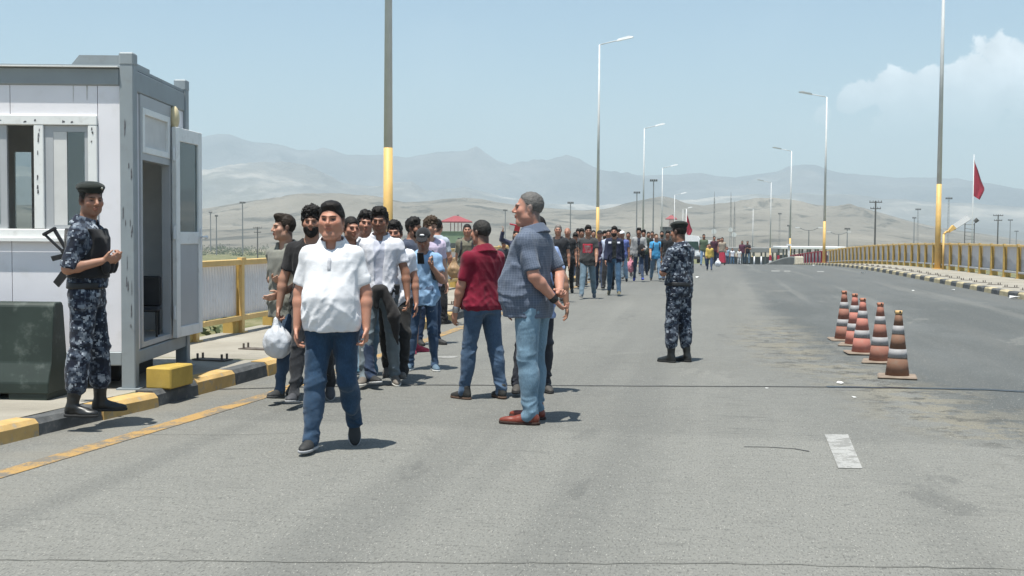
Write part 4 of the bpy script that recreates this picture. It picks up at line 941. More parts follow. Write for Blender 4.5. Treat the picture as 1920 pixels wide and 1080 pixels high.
    # ---- headwear
    if c['hat'] == 'beret':
        f_ = Field(hh); f_.ell(HP(0, -.012, .105), np.array((.098, .118, .040))*hs, hA, .02); f_.ell(HP(.035, .01, .098), np.array((.085, .09, .030))*hs, hA, .03); f_.loft((HP(0, -.012, 0), hr[:, 0], hr[:, 1], hr[:, 2]), np.array([(.062, .082, .101, 0), (.10, .086, .104, 0)])*hs, 0, None, None, .01)
        f_.noise(lambda x_, y_, z_: (vnoise(x_*22+9, y_*22+9, z_*22+9)-.5)*.010)
        bo = emit('beret', f_, cloth((.016, .019, .016)), root)
        m_ = MB(); m_.ball(HP(-.04, .098, .098), .009*hs, 8, 6); m_.build('badge', plain('badge_silver', (.6, .58, .5), .3, .1, 6, .8), bo)
    if c['hat'] in ('cap', 'white_cap', 'sunhat'):
        hc_ = {'cap': (.018, .018, .020), 'white_cap': (.6, .6, .62), 'sunhat': (.035, .032, .03)}[c['hat']]
        f_ = Field(hh); f_.ell(HP(0, -.012, .045), np.array((.092, .110, .096))*hs, hA, .02); f_.cut(HP(0, 0, .045), hr @ np.array([0, -.12, -1.]), .006)
        if c['hat'] == 'sunhat': f_.ell(HP(0, 0, .055), np.array((.16, .17, .012))*hs, hA, .02)
        else: f_.ell(HP(0, .115, .048), np.array((.072, .075, .009))*hs, hr @ rotx(R(-14)), .015)
        bo = emit('cap', f_, cloth(hc_), root)
        if s > 150:
            m_ = Field(.005); m_.ell(HP(0, .087, .085), np.array((.030, .012, .014))*hs, hA, .004); m_.ell(HP(.004, .135, .042), np.array((.028, .012, .006))*hs, hA, .004); emit('cap_print', m_, plain('print_white', (.7, .7, .7), .6), bo)
    # ---- shirt
    fa = c['folds']*(1 if s > 95 else .8); ph = px*.13 % 17
    if c['shirt'] is not None:
        def torso_cloth(field, grow, hem, top=.54, neck=True):
            s2 = sec.copy(); w_ = s2[:, 0]/S
            # below the belly the cloth hangs from its widest point
            i_w = np.argmax(s2[:, 2]+s2[:, 3]);
            for i in range(len(s2)):
                if w_[i] < w_[i_w]:
                    kk = .62; s2[i, 2] = s2[i, 2]*(1-kk)+s2[i_w, 2]*kk; s2[i, 3] = s2[i, 3]*(1-kk)+s2[i_w, 3]*kk
                    s2[i, 1] = max(s2[i, 1], s2[i, 1]*.5+s2[i_w, 1]*.5)
            if not c['tuck']: s2[:2, 1] += .008*S; s2[:2, 2] += .008*S
            lowrow = s2[0].copy(); lowrow[0] = -.30*S; s2 = np.vstack([lowrow, s2])
            field.loft(fr, s2, grow*S, hem*S, top*S, .03); return s2
        f_ = Field(hc); gr = .013
        for n in 'RL':
            j = J[n]; sl = c['sleeve']; d1 = unit(j['elb']-j['sho'])
            f_.ell(j['sho']-Wv*.004*S, (.056*S*ag, .060*S*ag, .056*S*ag), None, .06)
            if sl > 1.05:
                e = min(1, (sl-1)); end = j['elb']*(1-e)+j['wr']*e
                f_.cone(j['sho'], j['elb'], .064*S*ag, .056*S*ag, .05); f_.cone(j['elb'], end, .056*S*ag, .045*S*ag if e > .8 else .055*S*ag, .02)
                ax_, rc = unit(j['wr']-j['elb']), .055
            else:
                end = j['sho']*(1-sl)+j['elb']*sl; f_.cone(j['sho'], end, .056*S*ag, .060*S*ag, .05); ax_, rc = d1, .068
            rc = rc*S*ag+.03; pl_ = end+ax_*(.0 if sl > 1.05 and sl < 1.9 else .012)
            def capped(x_, y_, z_, pl_=pl_, ax_=ax_, rc=rc):
                t = (x_-pl_[0])*ax_[0]+(y_-pl_[1])*ax_[1]+(z_-pl_[2])*ax_[2]
                rr = np.sqrt(np.maximum((x_-pl_[0])**2+(y_-pl_[1])**2+(z_-pl_[2])**2-t*t, 0))
                return np.maximum(np.maximum(rr-rc, -t), t-.14)
            if sl < 1.95: f_.add(capped, np.minimum(pl_, pl_+ax_*.14)-rc, np.maximum(pl_, pl_+ax_*.14)+rc, .008, 's')
        torso_cloth(f_, gr, c['hem'])
        def fab(Pv):
            # weave coordinates: round and along the arm on the sleeves, round and up the trunk elsewhere
            q_ = Pv-pel; out = np.stack([np.arctan2(q_ @ U, q_ @ Fv)*.185, q_ @ Wv, 0*q_[:, 0]], -1)
            for n_ in 'RL':
                a0, d0 = J[n_]['sho'], unit(J[n_]['elb']-J[n_]['sho']); r0 = Pv-a0; t0 = r0 @ d0; pp = r0-t0[:, None]*d0; e1 = unit(np.cross(d0, (0.3, 1, .1))); e2 = np.cross(d0, e1)
                m0 = (np.linalg.norm(pp, axis=1) < .092*S*ag) & (t0 > .03) & (t0 < (.285*c['sleeve']+.02)*S)
                out[m0] = np.stack([np.arctan2(pp @ e1, pp @ e2)*.07, t0, 0*t0], -1)[m0]
            return out
        f_.cone(T(0, -.012, .475), HP(0, -.02, -.02), .074*S*(.6+.4*g), .080*S, .012, 's'); f_.ell(T(0, .055, .535), np.array((.066, .07, .062))*S, None, .02, 's')
        if c['open']:
            o_ = c['open']; f_.loft((T(0, .16, 0), U, Fv, Wv), np.array([(-.35, o_*1.15, .17, 0), (.2, o_*.8, .17, 0), (.55, o_, .17, 0)])*S, 0, None, None, .012, 's', 6)
        def folds(x_, y_, z_):
            p0, p1, p2 = x_-pel[0], y_-pel[1], z_-pel[2]; w = p2/S
            q = ridged((p0*8+p2*5+ph)+20, p1*8+20+ph, p2*2.6-p0*2.5+20, 2)**2
            q2 = ridged(p0*4+40+ph, p1*4+40, p2*13+np.abs(p0)*9+40, 2)**2
            k = np.clip(.5+.8*np.exp(-((w-.02)/.14)**2)+.5*np.clip(np.abs(p0)/S-.14, 0, .1)*10, 0, 1.4)
            q3 = ridged(p0*17+ph+30, p1*17+30, p2*6+p0*9+30, 1)**3
            return -(q-.42)*.020*fa*k-.001*k-(q2-.42)*.018*fa*np.exp(-((w-.03)/.13)**2)-(q3-.3)*.006*fa
        f_.noise(folds)
        sh_o = emit('shirt', f_, cloth(c['shirt'], c['skind']), root, None, fab if c['skind'] == 'check' else None)
        if c['collar']:
            cw = unit(Wv*.95+Fv*.30); cf = (T(0, -.012, .520), U, unit(np.cross(cw, U)), cw); kg = .75+.25*g; ring = Field(min(hc, .0075))
            ring.loft(cf, np.array([(-.042, .134*kg, .112*kg, 0), (-.036, .134*kg, .113*kg, 0), (.040, .088*kg, .086*kg, 0)])*S, 0, None, None, .006)
            ring.loft(cf, np.array([(-.06, .122*kg, .100*kg, 0), (.06, .070*kg, .066*kg, 0)])*S, 0, None, None, .004, 's')
            ring.ell(T(0, .125, .545), np.array((.046, .085, .125))*S, None, .006, 's'); ring.noise(lambda x_, y_, z_: (vnoise(x_*12+5, y_*12+5, z_*12+5)-.5)*.006)
            emit('collar', ring, cloth(c['shirt'], c['skind'] if c['skind'] != 'check' else 'cotton'), sh_o)
        if c['under'] is not None:
            f2 = Field(hc); f2.loft(fr, sec, .008*S, -.02*S, .54*S, .03); f2.cone(T(0, -.012, .475), HP(0, -.02, -.02), .070*S, .075*S, .012, 's'); f2.ell(T(0, .06, .53), np.array((.060, .07, .05))*S, None, .02, 's'); f2.noise(folds); emit('undershirt', f2, cloth(c['under']), root)
        if c['print'] is not None:
            for (pc, u0, u1, w0, w1) in c['print']:
                f2 = Field(min(hc, .012)); s2 = sec.copy(); f2.loft(fr, s2, (gr+.009)*S, w0*S, w1*S, .004); f2.cut(T(u0, 0, 0), -U, .002); f2.cut(T(u1, 0, 0), U, .002); f2.cut(T(0, .05, 0), -Fv, .002); f2.noise(folds); emit('print', f2, cloth(pc), sh_o)
    if c['vest'] is not None:
        f_ = Field(hc); f_.loft(fr, sec, .040*S, .10*S, .47*S, .03); f_.cone(T(0, -.012, .40), HP(0, -.02, -.02), .082*S, .12*S, .02, 's')
        for sx in (-1, 1): f_.ell(T(.215*sx, 0, .36), np.array((.07, .11, .12))*S, None, .02, 's')
        f_.noise(lambda x_, y_, z_: (vnoise(x_*14+7, y_*14+7, z_*14+7)-.5)*.014); vo = emit('vest', f_, cloth(c['vest']), root)
        for u in (-.11, 0, .11):
            f_ = Field(hc); f_.ell(T(u, .168+B*.6-.35*u*u, .20), np.array((.048, .034, .075))*S, None, .01); f_.noise(lambda x_, y_, z_: (vnoise(x_*20, y_*20, z_*20)-.5)*.006); emit('pouch', f_, cloth(c['vest']), vo)
    if c['belt'] is not None:
        f_ = Field(hc); f_.loft(fr, sec, .026*S, .015*S, .065*S, .01); emit('belt', f_, plain('belt_black', c['belt'], .55, .1), root)
    if c['strap'] is not None:
        f_ = Field(hc)
        for sx in (-1, 1):
            pts = [T(.10*sx, -.125, .16), T(.11*sx, -.125, .40), T(.112*sx, -.02, .520), T(.108*sx, .108, .44), T(.115*sx, .132+.3*B, .32), T(.15*sx, .100+.3*B, .20), T(.178*sx, 0, .16)]
            for p_, q_ in zip(pts[:-1], pts[1:]): f_.cone(p_, q_, .021*S, .021*S, .01)
        emit('pack_straps', f_, cloth(c['strap']), root)
        bp = Field(hc+.003); bp.ell(T(0, -.20, .26), np.array((.145, .09, .21))*S, None, .01); bp.ell(T(0, -.27, .19), np.array((.10, .05, .10))*S, None, .02); bp.noise(lambda x_, y_, z_: (vnoise(x_*16+3, y_*16+3, z_*16+3)-.5)*.012)
        bo = emit('backpack', bp, cloth(c['strap']), None); bo.matrix_world = Matrix.Translation((x, y, z)) @ Matrix.Rotation(root.rotation_euler.z, 4, 'Z'); tag(bo, 'backpack worn by the '+label, 'backpack')
        if len(bo['label'].split()) > 16: bo['label'] = ' '.join(bo['label'].split()[:16])
    # ---- trousers, skirt
    cu = c['cut']
    tf = Field(hc); s2 = np.vstack([[(-.17*S), sec[0, 1]*.94, sec[0, 2]*.9, sec[0, 3]], sec]) if not c['short'] else sec
    bl = s2.copy(); bl[:, 2] -= .22*B*np.exp(-((bl[:, 0]/S-.13)/.15)**2); bl[:, 3] -= .22*B*np.exp(-((bl[:, 0]/S-.13)/.15)**2)
    if c['skirt']:
        zk = J['R']['ank'][2]
        tf.loft((pel, U, np.array([0, 1., 0]), np.array([0, 0, 1.])), np.array([(-.80, .23, .20, 0), (-.4, .20, .165, 0), (-.02, .172, .125, -.01), (.10, .15, .105, 0)])*S, .01, None, None, .02)
        tf.noise(lambda x_, y_, z_: (ridged(x_*9+20, y_*9+20, z_*1.2+20, 2)-.5)*.03)
    else:
        tf.loft(fr, bl, .006*S, -.10*S, (.075 if (c['hem'] > -.05 or c['open']) else c['hem']+.06)*S, .03)
        for n in 'RL':
            j = J[n]; end = j['knee']*.25+j['ank']*.75 if False else j['ank']; gg = .4+.6*g
            tf.cone(j['hip']+np.array([0, -.006, -.01])*S, j['knee'], .094*S*gg*(.5+.5*cu), .067*S*cu*(.6+.4*g), .045)
            if c['short']: tf.cone(j['knee'], j['knee']+unit(j['ank']-j['knee'])*.06*S, .072*S*cu, .075*S*cu, .03)
            else:
                tf.ell(j['knee']*.65+j['ank']*.35-np.array([0, .014, 0])*S, np.array((.064, .068, .15))*S*cu, None, .03)
                tf.cone(j['knee'], j['ank']-unit(j['ank']-j['knee'])*(.15*S if c['boot'] else .0), .064*S*cu, (.060 if c['boot'] else .052)*S*cu, .03)
                if not c['boot']: tf.cone(j['ank'], j['ank']-j['fu']*.024*S+j['ff']*.016*S, .050*S*cu, .051*S*max(cu, .95), .02)
        kz = [(J[n]['knee'][2], J[n]['ank'][2]) for n in 'RL']
        def tfold(x_, y_, z_):
            k = .45
            for kk, aa in kz: k = k+.5*np.exp(-((z_-kk)/.085)**2)+.8*np.exp(-((z_-aa-.05*S)/.075)**2)
            k = k+.5*np.exp(-((z_-pel[2]+.13*S)/.07)**2)
            q = ridged(x_*6+ph+20, y_*6+20, z_*15+x_*7*np.sign(x_)+20, 2)**2+.06; q2 = ridged(x_*11+ph+30, y_*11+30, z_*4+30, 2)**2+.06
            return (-(q-.55)*.019*k-(q2-.55)*.010)*fa*(.8 if s > 95 else .6)
        tf.noise(tfold)
        if c['short']: zc = min(J['R']['knee'][2], J['L']['knee'][2])-.05*S; tf.cut((0, 0, zc), (0, 0, -1.))
    emit('skirt' if c['skirt'] else 'trousers', tf, cloth(c['skirt'] or c['trousers'], c['tkind'] if not c['skirt'] else 'cotton'), root)
    # ---- shoes
    for n in 'RL':
        j = J[n]; A_ = j['ank']; ff, fu, fx = j['ff'], j['fu'], j['fx']; Am = np.stack([fx, ff, fu], -1); q = lambda a_, b_, c_: A_+fx*a_*S+ff*b_*S+fu*c_*S
        f_ = Field(hh if s > 95 else hc); pt = c.get('toe', 0)
        f_.ell(q(0, -.022, -.045), np.array((.038, .052, .048))*S, Am, .02); f_.cone(q(0, -.01, -.02), q(0, .085, -.052), .040*S, .034*S, .03); f_.ell(q(0, .110+pt*.5, -.060), np.array((.044-pt*.12, .082+pt*.5, .032))*S, Am, .03)
        f_.cone(q(0, -.010, .01), q(0, -.012, .03) if not c['boot'] else A_+unit(j['knee']-A_)*.20*S, .046*S, (.044 if not c['boot'] else .056)*S, .02)
        f_.cut(q(0, 0, -.074), -fu, .004)
        if c['boot']: f_.noise(lambda x_, y_, z_: (vnoise(x_*18, y_*18, z_*40)-.5)*.006)
        so = emit('boot' if c['boot'] else 'shoe', f_, plain('shoe_leather%d' % int(sum(c['shoe'])*1000), c['shoe'], .38 if (c['boot'] or pt) else .7, .15, 9, 0, .15, 60, .45), root)
        if s > 60:
            sf = Field(hh); sf.ell(q(0, -.022, -.072), np.array((.043, .058, .05))*S, Am, .02); sf.ell(q(0, .105+pt*.5, -.072), np.array((.049-pt*.12, .090+pt*.5, .05))*S, Am, .05); sf.cut(q(0, 0, -.066), fu, .002); sf.cut(q(0, 0, -.088), -fu, .002)
            emit('sole', sf, plain('sole%d' % int(sum(c['sole'] or (.02,)*3)*1000), c['sole'] or (.02, .02, .02), .8, .1), so)
    J.update(pel=pel, T=T, HP=HP, S=S, root=root, hr=hr, fr=fr, sec=sec)
    J['M'] = Matrix.Translation((x, y, z)) @ Matrix.Rotation(root.rotation_euler.z, 4, 'Z')
    return J
def world_pt(J, p): return J['M'] @ Vector(p)
# ------------------------------------------------------------------ the people in the photograph
SK1, SK2, SK3, SKF = (.40, .20, .135), (.30, .155, .10), (.34, .18, .12), (.46, .27, .19)
BLUEJ, DARKJ, GREYJ, BLK_ = (.032, .075, .155), (.018, .032, .065), (.11, .15, .185), (.013, .013, .015)
WALKA, WALKB = dict(legR=(20, 4, 3, 8, 8), legL=(-16, 14, 3, 8, -32)), dict(legL=(20, 4, 3, 8, 8), legR=(-16, 14, 3, 8, -32))
SW1, SW2 = dict(R=((.16, -.32, -1), (.06, -.1, -1)), L=((.16, .28, -1), (.02, .55, -1))), dict(L=((.16, -.32, -1), (.06, -.1, -1)), R=((.16, .28, -1), (.02, .55, -1)))
CROWD = 'men waiting and walking along the bridge road'
P = make_person
# foreground
j = P(625, 0, 'heavy man in a white polo shirt and blue jeans striding towards us in front', feet=840, H=1.74, face=-8, head=6, pitch=2, girth=1.02, belly=.095, sh=.98, fat=1.2, skin=(.44, .215, .145), stubble=.14, hair='crop', hs=1.04,
      shirt=(.66, .66, .68), print=[((.50, .50, .53), -.011, .009, .335, .43)], collar=True, sleeve=.76, hem=-.10, trousers=(.019, .045, .085), cut=1.10, shoe=(.022, .022, .022), sole=(.35, .35, .36), legR=(9, 3, 3, 12, 0), legL=(2, 40, 3, 10, -52), folds=.75,
      R=((.27, -.02, -1), (.05, .18, -1)), L=((.29, .0, -1), (.04, .22, -1)), curlR=.75, curlL=.95)
jw = j
j = P(1000, 0, 'tall heavy man in a blue checked shirt standing with hands clasped behind his back', feet=791, H=1.885, face=-112, head=-22, pitch=3, girth=1.13, belly=.125, sh=1.06, fat=1.1, skin=(.42, .21, .15), stubble=.12, hair='receding', haircol=(.10, .095, .09), hs=1.03,
      shirt=(.085, .105, .148), skind='check', collar=True, sleeve=.80, hem=-.14, trousers=(.125, .20, .265), tkind='denim', cut=1.08, shoe=(.17, .035, .02), sole=(.04, .02, .015), toe=.05, legR=(2, 3, 3, 6, 0), legL=(-2, 3, 3, 10, 0), folds=.8,
      L=((.16, -.36, -1), (-.55, -.46, -.72)), R=((.24, -.46, -1), (-.86, -.36, -.50)), curlL=1.1, curlR=1.1)
jb = j
m_ = Field(.005); W0 = j['L']['wr']; d_ = unit(j['L']['wr']-j['L']['elb']); m_.cone(W0-d_*.03, W0-d_*.012, .036, .036, .004); emit('wristwatch', m_, plain('strap_black', (.015, .014, .014), .4), j['root'])
j = P(905, 0, 'man in a dark red polo shirt and blue jeans seen from behind', feet=748, H=1.675, face=-142, head=-12, girth=1.08, belly=.05, sh=1.04, skin=SK1, hair='short', haircol=(.026, .024, .022), shirt=(.155, .006, .022), collar=True, sleeve=.74, hem=-.06, trousers=(.045, .078, .13), cut=1.02,
      shoe=(.022, .021, .019), sole=(.10, .06, .04), legL=(7, 4, 4, 8, 0), legR=(-6, 3, 5, 14, 0), L=((.24, .16, -1), (.05, .26, -1)), R=((.2, .05, -1), (-.1, .5, -1)), curlL=.6)
m_ = Field(.005); W0 = j['L']['wr']; d_ = unit(j['L']['wr']-j['L']['elb']); m_.cone(W0-d_*.03, W0-d_*.012, .034, .034, .004); emit('wristwatch', m_, plain('watch_steel', (.4, .4, .42), .3, .1, 6, .8), j['root'])
CAM_ = (.05, .07, .11)
js = P(165, 0, 'soldier in blue camouflage and black beret standing on the kerb by the booth', feet=776, zoff=.11, H=1.80, face=74, head=52, pitch=-3, girth=1.0, sh=1.04, skin=SK3, stubble=.35, hat='beret', shirt=CAM_, skind='camo', sleeve=.92, collar=True, hem=.035, trousers=CAM_, tkind='camo', cut=1.18, vest=(.014, .014, .016),
       belt=(.012, .012, .013), boot=True, shoe=(.012, .012, .012), legR=(-4, 2, 4, 10, 0), legL=(6, 5, 4, 10, 0), R=((.22, -.26, -1), (-.38, 1, .24)), L=((.15, .10, -1), (-.80, .72, .26)), curlR=1.0, curlL=1.0, folds=1.1)
jr = P(1272, 0, 'soldier in blue camouflage and beret with folded arms seen from behind', feet=679, H=1.70, face=-126, head=-14, sh=1.05, girth=1.03, skin=SK2, hat='beret', shirt=CAM_, skind='camo', sleeve=.95, collar=True, hem=.03, trousers=CAM_, tkind='camo', cut=1.16, belt=(.014, .016, .026),
       boot=True, shoe=(.016, .017, .016), legR=(-3, 2, 1, 6, 0), legL=(4, 3, 1, 4, 0), R=((.34, .20, -1), (-.85, .55, .22)), L=((.40, .22, -1), (-.82, .58, .16)), folds=1.1)
m_ = Field(.008)
for sx in (-1, 1): m_.ell(jr['T'](.15*sx, -.02, .478), np.array((.05, .03, .012)), None, .006)
emit('shoulder_badge', m_, plain('badge_white', (.6, .62, .66), .6), jr['root'])
# the queue on the left
P(540, 0, 'slim youth in a grey olive shirt looking left at the head of the queue', feet=748, H=1.70, face=-38, head=-4+38, pitch=2, sh=.96, girth=.9, skin=SKF, stubble=.05, hair='quiff', haircol=(.022, .015, .010), shirt=(.20, .20, .175), sleeve=.95, collar=True, hem=-.16, trousers=(.035, .06, .10), cut=.86,
  shoe=(.03, .03, .03), sole=(.05, .05, .05), R=((.35, -.3, -1), (-.75, .75, .02)), L=((.2, .1, -1), (-.3, .7, -.3)), **{k: v for k, v in WALKB.items()})
jbeard = P(586, 0, 'bearded man in black carrying the plastic bag behind the white polo man', feet=756, H=1.755, face=-6, skin=SK3, hair='curly', beard=True, shirt=(.016, .015, .016), sleeve=.66, hem=-.14, trousers=(.014, .015, .018), cut=.92, shoe=(.05, .05, .055), sole=(.3, .3, .3),
  R=((.34, .10, -1), (.14, .12, -1)), curlR=1.2, **WALKA)
P(655, 190, 'man almost hidden behind the white polo man with only one ear showing', H=1.70, face=20, skin=SK1, shirt=(.03, .035, .05), trousers=DARKJ, sole=(.4, .4, .4), **WALKB)
P(683, 178, 'dark haired man in a pale collared shirt just behind the open shirt man', H=1.765, face=8, tilt=-5, skin=SK1, hair='thick', shirt=(.62, .63, .66), collar=True, trousers=(.10, .16, .22), tkind='ripped', shoe=(.05, .12, .17), sole=(.6, .6, .6), **WALKA)
jo = P(712, 0, 'man in an open white shirt over a grey tee with ripped jeans', feet=724, H=1.77, face=-4, head=6, pitch=-7, skin=(.27, .135, .085), hair='thick', stubble=.5, shirt=(.62, .62, .66), open=.052, under=(.46, .47, .54), collar=True, sleeve=.60, hem=-.09, girth=1.0, sh=1.03, trousers=(.125, .155, .175), tkind='ripped', cut=.98,
  shoe=(.14, .12, .10), sole=(.6, .58, .53), L=((.32, .0, -1), (.10, .22, -1)), R=((.25, -.1, -1), (.05, .1, -1)), curlL=.8, legR=(10, 4, 4, 10, 2), legL=(-6, 8, 4, 12, -14))
m_ = Field(.0095); T_ = jo['T']; m_.loft(jo['fr'], jo['sec'], .034, -.05, .055, .01); m_.cone(T_(-.05, .13, .0), T_(-.15, .12, -.26), .05, .065, .03); m_.cone(T_(-.15, .12, -.26), T_(-.19, .10, -.55), .06, .018, .03); m_.cone(T_(.02, .135, .0), T_(.03, .13, -.16), .045, .035, .03)
m_.noise(lambda x, y, z: (ridged(x*8+9, y*8+9, z*4+x*6+9, 3)-.5)*.03); emit('tied_jacket', m_, cloth((.028, .026, .026)), jo['root'])
P(741, 0, 'man with a moustache and black pack straps over a white tee', feet=712, H=1.655, face=-10, skin=SK1, moustache=True, hair='thick', shirt=(.66, .67, .72), strap=(.018, .018, .022), trousers=(.018, .018, .018), tkind='cotton', cut=1.25, shoe=(.10, .09, .08), sole=(.08, .08, .08), **WALKB)
P(769, 148, 'dark haired man in shorts with pink shoes turned to the right in the queue', H=1.74, face=62, skin=SK2, hair='thick', beard=True, shirt=(.05, .06, .09), trousers=(.035, .04, .05), tkind='cotton', short=True, shoe=(.35, .03, .06), sole=(.4, .05, .1))
jp = P(793, 0, 'young man in a black cap and light blue tee looking down at his phone', feet=694, H=1.60, face=-6, head=2, pitch=-22, hs=1.02, skin=SK3, hat='cap', hair='buzz', shirt=(.24, .38, .56), sleeve=.56, hem=-.14, strap=(.05, .06, .065), trousers=(.032, .062, .115), tkind='ripped', cut=.88, shoe=(.09, .14, .19), sole=(.62, .62, .6),
  R=((.26, .22, -1), (-.36, .72, .62), (-.45, .35, .82)), L=((.26, .22, -1), (-.40, .72, .66), (-.5, .3, .85)), curlR=.9, curlL=.9, print=[((.10, .14, .22), -.13, .13, -.12, .12)], legR=(3, 3, 5, 14, 0), legL=(2, 2, 4, 16, 0))
pc = (jp['R']['wr']+jp['L']['wr'])/2+np.array([0, .075, .105])
m = MB(); m.box((-.037, -.005, -.075), (.037, .005, .075), bev=.004); ph = m.build('mobile_phone', plain('phone_black', (.02, .02, .022), .25, .05)); ph.matrix_world = jp['M'] @ Matrix.Translation(pc) @ Matrix.Rotation(R(-35), 4, 'X')
tag(ph, 'dark mobile phone held in both hands by the capped young man', 'phone')
P(803, 138, 'curly haired man in a lilac shirt behind the capped phone user', H=1.765, face=30, pitch=-10, skin=SKF, hair='curly', haircol=(.05, .032, .02), shirt=(.52, .44, .56), sleeve=.62, trousers=DARKJ, sh=1.15)
jt = P(818, 112, 'man in a grey tee seen from behind carrying a tan shoulder bag', H=1.80, face=155, skin=SK1, hair='short', shirt=(.36, .40, .46), trousers=BLK_, tkind='cotton', R=((.25, .1, -1), (.0, .35, -1)))
P(876, 99, 'man in a khaki tee with a dark pack strap left of the red polo', H=1.735, face=-4, skin=SK1, shirt=(.15, .14, .105), strap=(.03, .03, .035), trousers=DARKJ, **WALKA, **SW1)
P(1006, 0, 'man hidden behind the checked shirt man with only a hand and shoe showing', feet=738, H=1.70, face=10, skin=SK2, shirt=(.22, .30, .50), hem=-.20, trousers=(.02, .022, .03), shoe=(.05, .045, .04), R=((.45, .1, -1), (.1, .2, -1)), L=((.40, .05, -1), (.1, .1, -1)), legR=(10, 2, 9, 14, 0), legL=(-4, 8, 2, 8, -10))
# middle distance
P(967, 74, 'woman raising a red and white sheet to shade her face', H=1.66, face=0, skin=SKF, hair='long', shirt=(.035, .04, .075), sleeve=1.9, R=((.75, .35, .35), (-.15, .35, 1)), trousers=DARKJ)
o = jt['M']; hx = at_depth(969, 74)
m = MB(); m.box((-.14, -.012, -.09), (.14, .012, .09), bev=.005); sh_ = m.build('folder', plain('folder_red', (.45, .03, .05), .5, .1)); sh_.location = (hx[0]-.02, hx[1]-.30, 1.68); sh_.rotation_euler = (R(35), R(12), .2); tag(sh_, 'red and white folder held up over the woman behind the checked shirt', 'folder')
m = MB(); m.box((-.145, -.022, -.085), (.0, -.013, .06)); m.build('white_sheet', LWH, sh_)
P(943, 66, 'short person in a dark sun hat between the red polo and the checked shirt', H=1.36, face=15, skin=SK1, hat='sunhat', hair='short', shirt=(.04, .04, .05), trousers=DARKJ)
P(1047, 84, 'grey haired man in black beside the checked shirt back', H=1.775, face=-12, skin=SK1, hair='short', haircol=(.15, .14, .13), shirt=(.025, .026, .03), trousers=BLK_, tkind='cotton', **WALKB)
P(1063, 73, 'bald man in black behind the walking group', H=1.73, face=0, skin=SK1, hair='bald', shirt=(.02, .02, .022), trousers=BLK_, tkind='cotton', **WALKA)
P(1078, 0, 'man in black with head bowed over his hands', feet=541, H=1.60, face=-4, pitch=-32, skin=SK1, hair='thick', shirt=(.016, .016, .018), sleeve=.9, trousers=BLK_, tkind='cotton', R=((.2, .2, -1), (-.4, .75, .45)), L=((.2, .2, -1), (-.4, .75, .45)), **WALKB)
P(1102, 0, 'young man in a dark tee with a red and grey print walking towards us', feet=560, H=1.76, face=-4, skin=SK3, hair='thick', shirt=(.045, .045, .046), print=[((.38, .03, .05), -.12, .12, .13, .37), ((.20, .22, .21), -.09, .09, .16, .345)], trousers=(.11, .16, .20), cut=1.05, shoe=(.09, .10, .11), sole=(.5, .5, .5), hem=-.15, **WALKA, **SW1)
P(1124, 0, 'man in a plum tee and cap between the two leading walkers', feet=543, H=1.67, face=-8, skin=SK1, hat='cap', hair='buzz', shirt=(.055, .035, .065), trousers=DARKJ, shoe=(.06, .06, .12), **WALKB, **SW2)
P(1140, 68, 'man in a white and blue track top half behind the navy jacket', H=1.69, face=0, skin=SK2, hair='short', shirt=(.42, .46, .58), sleeve=1.9, trousers=BLK_, tkind='cotton', **WALKA)
P(1151, 0, 'man in a navy track jacket with white shoulders over a black tee', feet=554, H=1.75, face=-2, skin=SK1, hair='thick', beard=True, shirt=(.016, .02, .045), sleeve=1.9, open=.06, under=(.022, .024, .024), girth=1.12, print=[((.55, .56, .62), -.15, -.075, .38, .43), ((.55, .56, .62), .075, .15, .38, .43)], hem=-.11, trousers=(.035, .075, .13), shoe=(.10, .09, .06), sole=(.5, .45, .3), **WALKB, **SW2)
P(1166, 0, 'man in a white topped cap and blue and white shirt with light jeans', feet=529, H=1.68, face=-6, skin=SK2, hat='white_cap', hair='buzz', shirt=(.10, .13, .33), trousers=(.20, .30, .42), sole=(.2, .06, .05), **WALKA)
jg = P(1197, 0, 'man in a pale grey jacket with a black coat over his arm and blue shoes', feet=528, H=1.78, face=0, skin=SK2, hair='thick', shirt=(.28, .28, .28), sleeve=1.9, open=.04, under=(.03, .035, .05), trousers=(.035, .055, .10), cut=.85, shoe=(.03, .05, .30), L=((.25, .2, -1), (-.3, 1, -.2)), **WALKB)
m_ = Field(.02); T_ = jg['T']; m_.ell(T_(-.10, .22, .12), (.14, .07, .20), None, .03); m_.cone(T_(-.12, .20, .1), T_(-.16, .18, -.15), .09, .05, .03); m_.noise(lambda x, y, z: (ridged(x*8+9, y*8+9, z*5+9, 3)-.5)*.05)
co = emit('folded_coat', m_, cloth((.022, .022, .024)), None); co.matrix_world = jg['M']; tag(co, 'black coat hung over the forearm of the man in the grey jacket', 'coat')
P(1215, 46, 'man in black walking behind the bright blue tee', H=1.70, face=0, skin=SK2, shirt=BLK_, trousers=BLK_, tkind='cotton', sole=(.5, .5, .5), **WALKA)
P(1229, 0, 'youth in a bright blue tee and pale jeans with a backpack', feet=527, H=1.60, face=6, skin=SKF, hair='short', haircol=(.06, .035, .02), shirt=(.055, .26, .48), strap=(.03, .035, .05), trousers=(.13, .20, .28), shoe=(.03, .03, .03), **WALKB, **SW2)
P(1251, 0, 'man in a black tee right behind the folded arms of the soldier', feet=528, H=1.70, face=0, skin=SK2, hair='thick', shirt=(.02, .02, .022), trousers=DARKJ, **WALKA, **SW1)
P(1266, 52, 'man in a white and navy top hidden by the soldier', H=1.66, face=0, skin=SK1, hair='short', shirt=(.4, .42, .5), trousers=DARKJ, **WALKB)
P(1187, 44, 'girl in a pale red top behind the pink bag', H=1.45, face=10, skin=SK1, hair='long', shirt=(.40, .12, .13), trousers=(.15, .22, .32), **WALKA)
